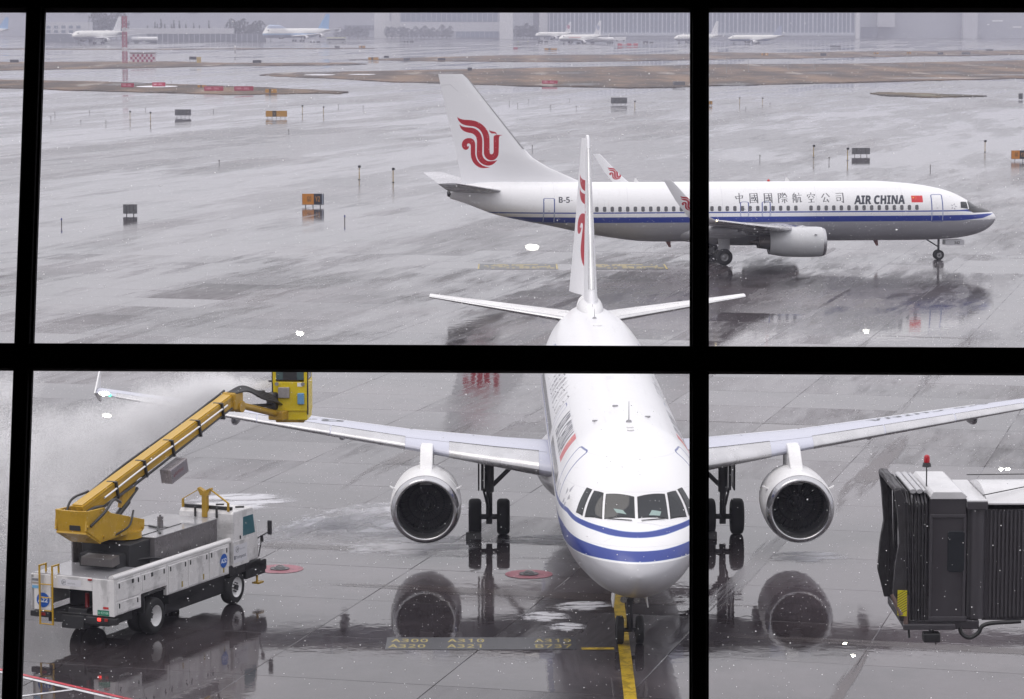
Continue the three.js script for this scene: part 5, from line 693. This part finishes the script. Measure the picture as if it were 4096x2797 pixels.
  POSTS.sort((a, b) => a[0] / a[1] - b[0] / b[1]).forEach(([X, D], i) => {
    const o = thing('guard_lamp', `yellow post with a dark lamp head on the open apron, ${nth[i]} from the left`, 'lamp post', [X, 0, -D], 0, 'lamp posts on the apron');
    mesh('post', bar([0, 0, 0], [0, 1.28, 0], 0.05, 8), postY, o); mesh('base', new THREE.CylinderGeometry(0.12, 0.16, 0.06, 14).translate(0, 0.03, 0), M.strut, o);
    mesh('lamp_head', merge([rbox(0.3, 0.22, 0.3, 0.03, 1.36, 0, 0.06), rbox(0.26, 0.04, 0.36, 0.03, 1.48, 0.02, 0.02)]), M.black, o);
  });
  const MARK = [[-36.42, 237.82], [-13.73, 241.43], [2.58, 375.12], [-33.35, 335.77], [46.13, 325.04], [29.28, 348.3], [36.88, 342.97], [-78.52, 507.42], [-75.8, 485.49], [-68.51, 469.26], [-63.99, 465.38], [-73.88, 516.75], [-65.91, 531.41], [-52.96, 523.98], [-32.38, 428.11], [-0.51, 574.88], [1.09, 560.55], [3.32, 586.88], [7.21, 549.59], [11.58, 593.07], [11.84, 544.27], [42.46, 536.48], [49.2, 563.36], [-32.43, 552.29], [-27.42, 544.27], [-87.19, 756.47], [-82.47, 751.42], [-67.14, 722.5], [-64.36, 717.89]], bm = std(0.03, 0.04, 0.2, 0.3), sm = worn(0.06, 0.05, 0.04, 0.6, 0, 0.4);
  MARK.sort((a, b) => a[0] / a[1] - b[0] / b[1]).forEach(([X, D], i) => {
    const o = thing('edge_marker', `short thin edge marker on the apron, ${nth[i]} from the left`, 'edge marker', [X, 0, -D], 0, 'short edge markers');
    mesh('stake', bar([0, 0, 0], [0, 0.5, 0], 0.04, 6), sm, o); mesh('cap', new THREE.CylinderGeometry(0.055, 0.075, 0.16, 10).translate(0, 0.52, 0), D < 260 ? bm : sm, o);
  });
}
// ---------- across the field: parked aircraft, hangars, trees, vehicles ----------
function farJet(name, label, nose, turn, s) {
  const o = thing(name, label, 'airliner', nose, turn, 'aircraft parked across the field'), L = s.L, r = s.r, zc = s.zc, k = L / 44.5;
  const H = Hull([[0, zc - 0.5, zc - 0.6, zc - 0.55, 0.05], [0.4, zc + 0.1 * r, zc - 0.6 * r, zc - 0.2, 0.42 * r], [1.6, zc + 0.45 * r, zc - 0.85 * r, zc - 0.1, 0.75 * r], [3.2, zc + (s.hump ? 1.1 : 0.8) * r, zc - 0.97 * r, zc, 0.92 * r], [6.5, zc + (s.hump ? 1.75 : 1) * r, zc - r, zc, r], [s.hump ? 16 : 9, zc + (s.hump ? 1.7 : 1) * r, zc - r, zc, r], [s.hump ? 24 : 12, zc + r, zc - r, zc, r], [L * 0.68, zc + r, zc - r, zc, r], [L * 0.85, zc + r * 0.98, zc - 0.2 * r, zc + 0.3 * r, 0.6 * r], [L, zc + 0.75 * r, zc + 0.45 * r, zc + 0.6 * r, 0.12 * r]], L);
  const band = canvas(64, 256, (x) => { for (const y of [0, 128]) { x.fillStyle = s.top ?? '#e2e1dc'; x.fillRect(0, y, 64, 128); if (s.band) { x.fillStyle = s.band; x.fillRect(0, y + 70, 64, 16); } x.fillStyle = s.low ?? '#9a9aa0'; x.fillRect(0, y + 88, 64, 40); if (s.mark) { x.fillStyle = s.mark; x.fillRect(y ? 10 : 36, y + 44, 18, 14); } } });
  mesh('fuselage', hullGeometry(H, zc - r, zc + r), std(1, 1, 1, 0.45, 0, { map: band }), o);
  const white = M.white, sp = s.span, w0 = L * 0.36;
  for (const d of [-1, 1]) {
    const sec = [[r * 0.6, w0, zc - 0.7 * r, L * 0.2], [sp * 0.38, w0 + sp * 0.2, zc - 0.45 * r, L * 0.11], [sp, w0 + sp * 0.58, zc - 0.45 * r + sp * 0.08, L * 0.035]].map(([y, a, z, c]) => ({ y: d * y, a, z, c, t: 0.11 }));
    mesh('wing', loft(sec), white, o);
    mesh('tailplane', loft([{ y: d * 0.4, a: L * 0.86, z: zc + 0.5 * r, c: L * 0.1, t: 0.1 }, { y: d * sp * 0.36, a: L * 0.95, z: zc + 0.5 * r + sp * 0.05, c: L * 0.04, t: 0.1 }]), white, o);
    for (const y of s.engines) { const n = sectionAt(sec, y * sp); const e = lathe([[0, s.er * 0.85], [0.2, s.er], [s.er * 1.6, s.er], [s.er * 3.2, s.er * 0.6], [s.er * 3.2, 0.01]], 20); mesh('engine', e.translate(d * y * sp, n.z - s.er * 1.25, -(n.a - s.er * 1.7)), white, o); mesh('intake', new THREE.CircleGeometry(s.er * 0.82, 20).translate(d * y * sp, n.z - s.er * 1.25, -(n.a - s.er * 1.7) + 0.02), M.dark, o); }
    if (s.winglet) mesh('winglet', loft([{ y: d * sp, a: w0 + sp * 0.58, z: zc - 0.45 * r + sp * 0.08, c: L * 0.035, t: 0.1, n: [1, 0] }, { y: d * (sp + 0.3), a: w0 + sp * 0.58 + 1.6, z: zc - 0.45 * r + sp * 0.08 + 2.6, c: L * 0.014, t: 0.1, n: [1, 0] }]), white, o);
    mesh('main_gear', merge([bar([d * r * 1.1, 0.5, -L * 0.5], [d * r * 1.1, zc - 0.6 * r, -L * 0.5], 0.2), new THREE.CylinderGeometry(0.6, 0.6, 1.1, 18).rotateZ(Math.PI / 2).translate(d * r * 1.1, 0.6, -L * 0.49), new THREE.CylinderGeometry(0.6, 0.6, 1.1, 18).rotateZ(Math.PI / 2).translate(d * r * 1.1, 0.6, -L * 0.53)]), M.tyre, o);
  }
  mesh('fin', loft([[zc + 0.8 * r, L * 0.8, L * 0.17], [s.fin, L * 0.93, L * 0.055]].map(([z, a, c]) => ({ z, a, y: 0, c, t: 0.09, n: [1, 0] }))), s.finMat ?? white, o);
  if (s.disc) { for (const d of [-1, 1]) mesh('fin_emblem', new THREE.CircleGeometry(1.6, 24).rotateY(d * Math.PI / 2).translate(d * 0.42, zc + r + (s.fin - zc - r) * 0.5, -L * 0.9), s.disc, o); }
  const cw = []; for (const d of [-1, 1]) cw.push(patch(H, [[1.9, d * 0.55], [3.0, d * 0.75], [3.0, d * 1.05], [2.2, d * 0.95]], 0.03, 3)); mesh('cockpit_window', merge(cw), M.glass, o);
  mesh('nose_gear', merge([bar([0, 0.4, -L * 0.1], [0, zc - 0.8 * r, -L * 0.1], 0.13), new THREE.CylinderGeometry(0.45, 0.45, 0.7, 16).rotateZ(Math.PI / 2).translate(0, 0.45, -L * 0.1)]), M.tyre, o);
  return o;
}
{
  const R = (d) => d * Math.PI / 180, skyBlue = std(0.16, 0.36, 0.62, 0.5), dim = std(0.32, 0.35, 0.45, 0.6), redD = std(0.4, 0.1, 0.16, 0.6);
  farJet('airliner', 'all white wide-body airliner beside the red and white mast, far left', [-279, 0, -1885], R(-24.5), { L: 58, r: 2.8, zc: 5.6, span: 29, fin: 17.4, engines: [0.32], er: 1.45 });
  farJet('airliner', 'white four-engined airliner with a humped nose and pale blue tail', [-172, 0, -2052], R(-38), { L: 70, r: 3.25, zc: 6.0, span: 31, fin: 19.3, engines: [0.38, 0.68], er: 1.35, hump: true, band: '#8fb4d8', low: '#8e97ad', finMat: skyBlue, winglet: true });
  farJet('airliner', 'white airliner with faint red nose markings and dark emblem on the tail', [30, 0, -1868], R(-39), { L: 44, r: 2.1, zc: 3.9, span: 18, fin: 14.6, engines: [0.3], er: 1.15, mark: '#c98276', disc: dim, winglet: true });
  farJet('airliner', 'white airliner half hidden behind another, red emblem on the tail', [18, 0, -2240], R(-44), { L: 40, r: 2.0, zc: 3.8, span: 17.5, fin: 13.4, engines: [0.3], er: 1.1, disc: redD });
  farJet('airliner', 'white airliner in front of the glazed hangar, crossed by the right mullion', [105, 0, -1912], R(-47), { L: 42, r: 2.0, zc: 3.8, span: 18, fin: 14.4, engines: [0.3], er: 1.15, winglet: true });
  farJet('airliner', 'white side-on airliner with a dull tail, right of the right mullion', [138, 0, -1890], R(-68), { L: 39, r: 1.95, zc: 3.7, span: 17, fin: 11.6, engines: [0.3], er: 1.1, low: '#7d88ac', finMat: dim });
  farJet('airliner', 'white airliner with a blue tail at the far left edge', [-455, 0, -2395], R(-52), { L: 55, r: 2.6, zc: 5.4, span: 26, fin: 17, engines: [0.32], er: 1.4, finMat: skyBlue });
  // red and white mast, checkered hut
  const mast = thing('lattice_mast', 'red and white lattice mast standing on the far grass', 'mast', [-142.4, 0, -1089]);
  const mr = std(0.36, 0.1, 0.14, 0.6), mw = std(0.62, 0.6, 0.62, 0.6), Hm = 17.2;
  for (let k = 0; k < 12; k++) { const y0 = k * Hm / 12, y1 = (k + 1) * Hm / 12, w = 0.75; const g = []; for (const [a, c] of [[-1, -1], [1, -1], [1, 1], [-1, 1]]) g.push(beam([a * w, y0, c * w], [a * w, y1, c * w], 0.22, 0.22, [1, 0, 0])); for (const c of [-1, 1]) { g.push(bar([-w, y0, c * w], [w, y1, c * w], 0.09, 6), bar([w, y0, c * w], [-w, y1, c * w], 0.09, 6), bar([-w, y1, c * w], [w, y1, c * w], 0.09, 6), bar([c * w, y0, -w], [c * w, y1, w], 0.09, 6)); } mesh('mast_section', merge(g), [3, 8].includes(k) ? mw : mr, mast); }
  const hut = thing('checkered_hut', 'red and white checkered hut beside the mast', 'hut', [-139.2, 0, -1112]); hut.position.x = -138.6;
  const hr = std(0.3, 0.03, 0.09, 0.7), hw = std(0.6, 0.55, 0.58, 0.7);
  mesh('core', box(9.2, 3.5, 3.6, 0, 1.75, 0), hw, hut); mesh('roof', rbox(10, 0.3, 4.2, 0, 3.7, 0, 0.05), std(0.4, 0.38, 0.4, 0.6), hut); mesh('roof_edge', box(9.4, 0.4, 3.8, 0, 3.5, 0), std(0.16, 0.06, 0.08, 0.7), hut);
  for (let r = 0; r < 3; r++) for (let c = 0; c < 11; c++) mesh('check_panel', box(0.8, 0.94, 0.05, -4.16 + c * 0.832, 0.62 + r * 0.98, 1.82), (r + c) % 2 ? hr : hw, hut);
  // small beacon mast
  const wm = thing('wind_mast', 'thin black and white banded pole on the far grass', 'pole', [-101.5, 0, -1085]); for (let k = 0; k < 5; k++) mesh('band', bar([0, k * 1.2, 0], [0, k * 1.2 + 1.2, 0], 0.12, 8), k % 2 ? M.black : M.white, wm); mesh('top_lamp', new THREE.SphereGeometry(0.35, 12, 8).translate(0, 6.2, 0), M.white, wm);
  const cab = thing('equipment_cabinet', 'yellow equipment box with a dark top on the far grass', 'cabinet', [-116.6, 0, -1090]); mesh('body', rbox(1.6, 2.3, 1.2, 1.3, 1.15, 0, 0.05), worn(0.5, 0.36, 0.12, 0.6), cab); mesh('dark_box', rbox(2.6, 1.1, 1.2, -0.9, 1.9, 0, 0.05), M.strut, cab); mesh('stand', merge([box(0.15, 1.4, 0.15, -2, 0.7, 0), box(0.15, 1.4, 0.15, 0.2, 0.7, 0)]), M.strut, cab);
  // buildings
  const XU = (u, D) => (u - 1162) * D * 0.9937 / 6690 * 1.0, wallA = worn(0.55, 0.55, 0.57, 0.8, 0, 14), wallB = worn(0.4, 0.41, 0.44, 0.8, 0, 14), wallC = worn(0.68, 0.68, 0.68, 0.8, 0, 14), darkW = worn(0.16, 0.17, 0.2, 0.8, 0, 14), glz = std(0.2, 0.23, 0.29, 0.25), pale = std(0.5, 0.52, 0.56, 0.7);
  const block = (o, name, u0, u1, D, y0, y1, m, depth = 20, proud = 0) => mesh(name, box(XU(u1, D) - XU(u0, D), y1 - y0, depth, (XU(u0, D) + XU(u1, D)) / 2, (y0 + y1) / 2, -D - depth / 2 + proud), m, o);
  const building = (name, label) => thing(name, label, 'building', [0, 0, 0], 0, 'buildings across the field');
  let o = building('office_building', 'low white building with square windows at the far left'); block(o, 'wall', 96, 200, 2050, 0, 13.5, wallA); block(o, 'plinth', 96, 200, 2050, 0, 5.5, darkW, 20, 0.6); for (let k = 0; k < 5; k++) for (const y of [10.2, 7.1]) mesh('window', box(2.8, 1.9, 0.4, XU(109 + k * 17, 2050), y, -2049.9), glz, o);
  o = building('service_shed', 'long low shed with a pale fascia and dark open front, left of centre'); block(o, 'fascia', 288, 529, 2065, 5.5, 9.2, wallA); block(o, 'open_front', 330, 600, 2065, 0, 5.5, darkW, 12, -0.5); block(o, 'wall', 288, 330, 2065, 0, 5.5, wallB); for (let k = 0; k < 22; k++) mesh('post', box(0.5, 5.5, 0.5, XU(332 + k * 12, 2065), 2.75, -2064.5), wallB, o);
  o = building('workshop_block', 'hazy grey block behind the trees at the far left'); block(o, 'wall', -40, 560, 2750, 0, 34, wallB); for (let k = 0; k < 12; k++) mesh('window', box(9, 5, 1, XU(60 + k * 42, 2750), 23 + (k % 3) * 3, -2749.8), darkW, o);
  o = building('hangar', 'hangar with a tall white end wall behind the humped airliner'); block(o, 'wall', 560, 850, 2600, 0, 36, wallB); block(o, 'pier', 849, 907, 2440, 0, 42, wallC, 26); block(o, 'pier_slot', 884, 888, 2440, 14, 40, wallB, 2, 0.5); for (let k = 0; k < 8; k++) mesh('window', box(3, 4, 1, XU(785 + k * 9, 2600), 4 + 4, -2599.6), darkW, o);
  o = building('hangar', 'hangar with two bands of windows in the middle distance'); block(o, 'wall', 907, 1136, 2420, 0, 42, wallB); block(o, 'spandrel', 907, 1136, 2420, 5.5, 13, wallA, 20, 0.4); block(o, 'pier', 1134, 1164, 2330, 0, 42, wallC, 40); for (let k = 0; k < 19; k++) mesh('window', box(3.6, 16, 0.5, XU(915 + k * 11.6, 2420), 21.3, -2419.8), glz, o); for (let k = 0; k < 9; k++) mesh('window', box(3.5, 5, 0.5, XU(1040 + k * 10.8, 2420), 2.9, -2419.4), glz, o); 
  o = building('hangar', 'wide hangar with a glazed front of closely spaced vertical bars'); block(o, 'side_wall', 1164, 1243, 2400, 0, 42, wallB); block(o, 'pier', 1210, 1222, 2400, 0, 42, darkW, 4, 0.5); block(o, 'pier', 1224, 1243, 2395, 0, 42, wallA, 6); block(o, 'glazing', 1243, 1946, 2400, 3, 42, glz); block(o, 'sill_band', 1243, 1946, 2398, 2.2, 4.6, pale, 4); block(o, 'base', 1243, 1946, 2399, 0, 2.2, wallB, 4);
  for (let k = 0; k < 74; k++) mesh('bar', box(0.75 * (k % 3 ? 1 : 1.6), 38, 0.8, XU(1247 + k * 9.5, 2399), 23.2, -2399.2), pale, o); block(o, 'pier', 1943, 1952, 2395, 0, 42, wallC, 8);
  o = building('hangar', 'hazy pale hangar with broad piers at the far right'); block(o, 'wall', 1952, 2400, 2450, 0, 42, wallB); block(o, 'pier', 1994, 2032, 2440, 9, 42, wallA, 8); block(o, 'pier', 2187, 2220, 2440, 0, 42, wallA, 8); block(o, 'door', 1955, 1993, 2440, 0, 9, darkW, 8); for (const [u, w, y] of [[2265, 24, 14], [2245, 6, 11], [2310, 20, 9]]) mesh('roof_lamp', box(w * 0.36, 0.5, 1, XU(u, 2440), y, -2441), std(0.85, 0.85, 0.85, 0.5, 0, { emissive: new THREE.Color(1, 1, 0.95), emissiveIntensity: 0.35 }), o);
  // trees: trunk, and a crown of small leaf clumps
  const leaf = std(0.08, 0.085, 0.09, 0.9), leaf2 = std(0.1, 0.105, 0.11, 0.9), bark = std(0.06, 0.05, 0.045, 0.95);  // crown colours paled towards grey, far haze painted into the leaves
  const crown = (h, w, cone) => { const g = []; for (let k = 0; k < 150; k++) { const t = rnd() ** (cone ? 1.4 : 0.8), a = rr(0, 6.28), R = w * (cone ? (1 - t) : Math.sqrt(Math.max(0.02, 1 - (2 * t - 1) ** 2))) * Math.sqrt(rnd()), y = h * (0.12 + 0.88 * t), s = rr(0.35, 0.85) * (cone ? 0.7 : 1); const q = new THREE.TetrahedronGeometry(s, 0); q.rotateX(rr(0, 6)); q.rotateY(rr(0, 6)); g.push(q.translate(Math.cos(a) * R, y, Math.sin(a) * R)); } return merge(g); };
  const kinds = [crown(10, 1.6, true), crown(12, 2.0, true), crown(11, 3.4, false), crown(13, 4, false)];
  const trees = []; for (const u of [333, 350, 356, 366, 374, 388, 396, 406, 422, 440, 452, 473]) trees.push([u + rr(-2, 2), 2120, Math.floor(rr(0, 2)), rr(1.0, 1.35)]);
  for (const u of [524, 533, 542, 552, 563, 571, 580, 590]) trees.push([u, 2085 + rr(-12, 12), u % 2 ? 2 : 3, rr(1.0, 1.25)]);
  for (let k = 0; k < 16; k++) trees.push([878 + k * 9.6 + rr(-2, 2), 2370 + rr(-10, 10), 2 + (k % 2), rr(0.62, 0.85)]); for (let k = 0; k < 6; k++) trees.push([1172 + k * 8, 2350, 2 + (k % 2), rr(0.7, 0.95)]); for (let k = 0; k < 6; k++) trees.push([215 + k * 12, 2300, 3, rr(1.3, 1.8)]); for (let k = 0; k < 8; k++) trees.push([762 + k * 10, 2380, 2 + (k % 2), rr(0.6, 0.8)]);
  const row = (u) => u < 300 ? 'behind the white wide-body' : u < 500 ? 'behind the long shed' : u < 600 ? 'at the right end of the long shed' : u < 860 ? 'behind the wing of the humped airliner' : u < 1060 ? 'in front of the banded hangar' : 'left of the glazed hangar';
  const count = {}; trees.sort((a, b) => a[0] - b[0]).forEach(([u, D, k, s]) => { const w = row(u), i = count[w] = (count[w] ?? -1) + 1; const t = thing('tree', `dark tree ${w}, ${nth[i]} from the left`, 'tree', [XU(u, D), 0, -D], rr(0, 6), 'trees across the field'); t.scale.setScalar(s); mesh('trunk', bar([0, 0, 0], [0, 6, 0], 0.25, 7, 0.1), bark, t); mesh('crown', kinds[k], k % 2 ? leaf : leaf2, t); });
  // service vehicles
  const wheelsAt = (o, xs) => xs.forEach((x) => mesh('wheel', merge([1, -1].map((s) => new THREE.CylinderGeometry(0.6, 0.6, 0.5, 16).rotateX(Math.PI / 2).translate(x, 0.6, s * 1.1))), M.tyre, o));
  const tanker = (label, x, D) => { const t = thing('tanker_truck', label, 'tanker truck', [x, 0, -D], 0, 'tanker trucks'); const c = new THREE.CapsuleGeometry(1.35, 15, 6, 20); c.rotateZ(Math.PI / 2); mesh('tank', c.translate(3, 2.9, 0), M.white, t); mesh('cab', prism([[-9.2, 0.9], [-6.2, 0.9], [-6.2, 3.4], [-8.4, 3.4], [-9.1, 2.3]], 2.4, 0.08).translate(0, 0, -1.2), worn(0.3, 0.31, 0.33, 0.5), t); mesh('windscreen', box(0.08, 0.9, 2, -8.85, 2.75, 0, 0, 0, -0.5), M.glass, t); mesh('frame', box(19, 0.4, 1.6, 1.5, 1.2, 0), M.strut, t); wheelsAt(t, [-7.8, -3, -1.6, 7.5, 9, 10.5]); };
  tanker('white tanker truck behind the tail of the far white wide-body', -243, 1935); tanker('white tanker truck right of the airliner with the dark emblem', 54, 1905);
  const bus = (label, x, D, c) => { const t = thing('apron_bus', label, 'bus', [x, 0, -D], 0, 'buses'); mesh('body', rbox(13.5, 2.6, 2.8, 0, 1.9, 0, 0.3), c, t); mesh('roof', rbox(13, 0.4, 2.6, 0, 3.3, 0, 0.1), std(0.6, 0.6, 0.25, 0.5), t); mesh('window_band', box(12, 1, 2.84, 0, 2.2, 0), M.glass, t); wheelsAt(t, [-4.4, 4.4]); };
  bus('pale apron bus with a yellow roof under the wing of the humped airliner', -117, 1972, worn(0.45, 0.45, 0.46, 0.5));
  const cart = (label, x, D, c) => { const t = thing('baggage_tractor', label, 'tractor', [x, 0, -D], 0, 'tractors on the far apron'); mesh('body', rbox(3.4, 1.1, 1.6, 0, 0.95, 0, 0.12), c, t); mesh('cab', merge([rbox(1.3, 0.12, 1.5, 0.4, 2.1, 0, 0.05), bar([-0.15, 1.4, 0.7], [-0.15, 2.1, 0.7], 0.05), bar([1, 1.4, 0.7], [1, 2.1, 0.7], 0.05), bar([-0.15, 1.4, -0.7], [-0.15, 2.1, -0.7], 0.05), bar([1, 1.4, -0.7], [1, 2.1, -0.7], 0.05)]), c, t); mesh('trailer', rbox(2.6, 0.8, 1.5, 3.9, 0.8, 0, 0.08), M.grey, t); wheelsAt(t, [-1, 1.1, 3.3, 4.5]); };
  cart('small white tractor with a trailer below the humped airliner', -133, 1975, M.white); cart('small grey tractor in front of the banded hangar', -71, 1985, M.grey); cart('dark tractor with a cart, centre of the far apron', 19, 1990, M.strut); cart('dark tractor right of the second tanker', 87, 1930, M.strut);
  const tow = thing('tow_bar', 'red tow bar dollies on the far apron', 'dolly', [68, 0, -1745]); mesh('bar', bar([-6, 0.6, 2], [6, 0.8, -2], 0.2), M.red, tow); for (const x of [-4.5, 1, 5]) mesh('dolly', rbox(2.6, 1.4, 1.8, x, 0.9, -x / 3, 0.1), M.red, tow);
  const van = thing('service_van', 'white van beside the second tanker truck', 'van', [76, 0, -2080]); mesh('body', rbox(8, 2.6, 2.6, 0, 1.9, 0, 0.2), M.white, van); mesh('windscreen', box(0.1, 1, 2.2, -4.0, 2.4, 0), M.glass, van); wheelsAt(van, [-2.5, 2.5]);
  // ground crew in high-visibility vests
  [[1, 1935, 'left'], [7.5, 1940, 'right']].forEach(([x, D, w]) => { const p = thing('person', `standing person in a yellow vest near the parked nose, ${w} of the pair`, 'person', [x + 3, 0, -D], 0, 'two people on the far apron'); const g = []; for (const s of [-1, 1]) { g.push(bar([s * 0.11, 0, 0], [s * 0.1, 0.85, 0], 0.07, 8, 0.1), bar([s * 0.3, 0.8, 0], [s * 0.22, 1.4, 0], 0.045, 8, 0.06)); } g.push(bar([0, 0.82, 0], [0, 1.46, 0], 0.18, 12, 0.22), bar([0, 1.45, 0], [0, 1.58, 0], 0.06), new THREE.SphereGeometry(0.12, 12, 10).scale(1, 1.25, 1).translate(0, 1.68, 0)); mesh('body', merge(g), M.black, p); mesh('vest', bar([0, 0.9, 0], [0, 1.47, 0], 0.2, 12, 0.24), std(0.6, 0.62, 0.12, 0.7), p); });
  const lamps = [[1650, 30], [1700, 26], [1790, 34], [1850, 24], [2060, 30], [2100, 28]]; lamps.forEach(([u, h], i) => { const D = 880 + i * 26, t = thing('light_pole', `slender pole on the broad brown grass strip, ${nth[i]} from the mullion`, 'pole', [XU(u, D), 0, -D], 0, 'slender poles on the grass'); mesh('shaft', bar([0, 0, 0], [0, h * 0.16, 0], 0.09, 6, 0.05), M.grey, t); mesh('head', new THREE.SphereGeometry(0.16, 8, 6).translate(0, h * 0.16, 0), M.grey, t); });
}
// ---------- spray drifting off the wing, and falling snow ----------
{
  const drop = std(0.995, 0.995, 1, 1, 0, { specularIntensity: 0, transmission: 0.4, thickness: 0 });
  const cluster = (n, r, spread) => { const g = []; for (let k = 0; k < n; k++) { const q = new THREE.OctahedronGeometry(r * rr(0.6, 1.3), 0); q.rotateX(rr(0, 3)); q.rotateY(rr(0, 3)); const v = V(rr(-1, 1), rr(-1, 1), rr(-1, 1)); while (v.lengthSq() > 1) v.set(rr(-1, 1), rr(-1, 1), rr(-1, 1)); g.push(q.translate(v.x * spread, v.y * spread, v.z * spread)); } return merge(g); };
  const puffs = []; // [centre, radius, how many]
  const nozzle = V(-7.3, 5.75, -88.1), wingEnd = V(-13.5, 4.6, -96);
  for (let k = 0; k < 60; k++) { const t = k / 60; puffs.push([nozzle.clone().lerp(V(-9.6, 5.1, -91.4), t), 0.04 + 0.6 * t, 1.5 + 5 * t]); }
  const cloudN = [[-9.0, 5.1, -91, 0.6, 60], [-9.8, 4.9, -91.2, 0.8, 90], [-10.7, 4.6, -91.4, 1.0, 120], [-11.6, 4.15, -91.4, 1.1, 120], [-12.6, 3.7, -91.2, 1.15, 120], [-13.7, 3.4, -91.2, 1.25, 120], [-14.9, 3.2, -91, 1.45, 130], [-16.2, 3.2, -91, 1.7, 130], [-10.9, 3.9, -91, 0.8, 40], [-11.9, 3.2, -90.8, 1.0, 60], [-13.2, 2.6, -90.4, 1.2, 80], [-14.6, 2.2, -90.2, 1.4, 90], [-16, 2, -90.2, 1.8, 90], [-13.2, 1.6, -89.6, 1.1, 30], [-14.6, 1.2, -89.4, 1.5, 50], [-18, 3, -91, 2.4, 150], [-10.6, 5.6, -98, 0.7, 14], [-15.5, 4.9, -92.5, 0.9, 26], [-16.8, 4.7, -92.5, 1.2, 40], [-10.2, 5.3, -95, 0.6, 16]];
  for (const [x, y, z, r, n] of cloudN) puffs.push([V(x, y, z), r, n * (y > 4.1 ? 0.62 : 0.5)]);
  const geos = [cluster(2600, 0.003, 0.46)], mats = [[]], M4 = new THREE.Matrix4(), Q = new THREE.Quaternion(), E = new THREE.Euler();
  for (const [c, r, n] of puffs) for (let k = 0; k < n; k++) { const v = V(rr(-1, 1), rr(-1, 1), rr(-1, 1)); if (v.lengthSq() > 1) v.normalize().multiplyScalar(rnd()); const p = c.clone().add(v.multiplyScalar(r)); if (p.y < 0.5) p.y = 0.5 + rnd() * 0.3; Q.setFromEuler(E.set(rr(0, 6), rr(0, 6), rr(0, 6))); const s = r < 0.8 ? 0.25 + 0.6 * r : rr(0.8, 1.35); mats[0].push(M4.clone().compose(p, Q, V(s, s, s))); }
  geos.forEach((g, i) => { const m = new THREE.InstancedMesh(g, drop, mats[i].length); m.name = numbered('spray_mist'); mats[i].forEach((q, k) => m.setMatrixAt(k, q)); m.castShadow = m.receiveShadow = true; scene.add(m); stuff(m, 'white cloud of deicing spray drifting over the far wing tip', 'mist'); });
  const flake = std(0.95, 0.95, 0.96, 1, 0, { specularIntensity: 0 }), fg = new THREE.IcosahedronGeometry(1, 0), N = 24000, snow = new THREE.InstancedMesh(fg, flake, N); snow.name = 'falling_snow';
  for (let k = 0; k < N; k++) { const D = 14 + 150 * Math.sqrt(rnd()), x = rr(-0.19, 0.19) * D, y = Math.max(0.1, 16.7 - D * rr(0.0, 0.235)), s = rr(0.0035, 0.008) * (0.75 + D / 160); snow.setMatrixAt(k, M4.compose(V(x, y, -D), Q.setFromEuler(E.set(rr(0, 6), rr(0, 6), 0)), V(s, s * 0.7, s))); }
  scene.add(snow); stuff(snow, 'white snowflakes falling over the whole apron', 'snow');
}
renderer.render(scene, camera);
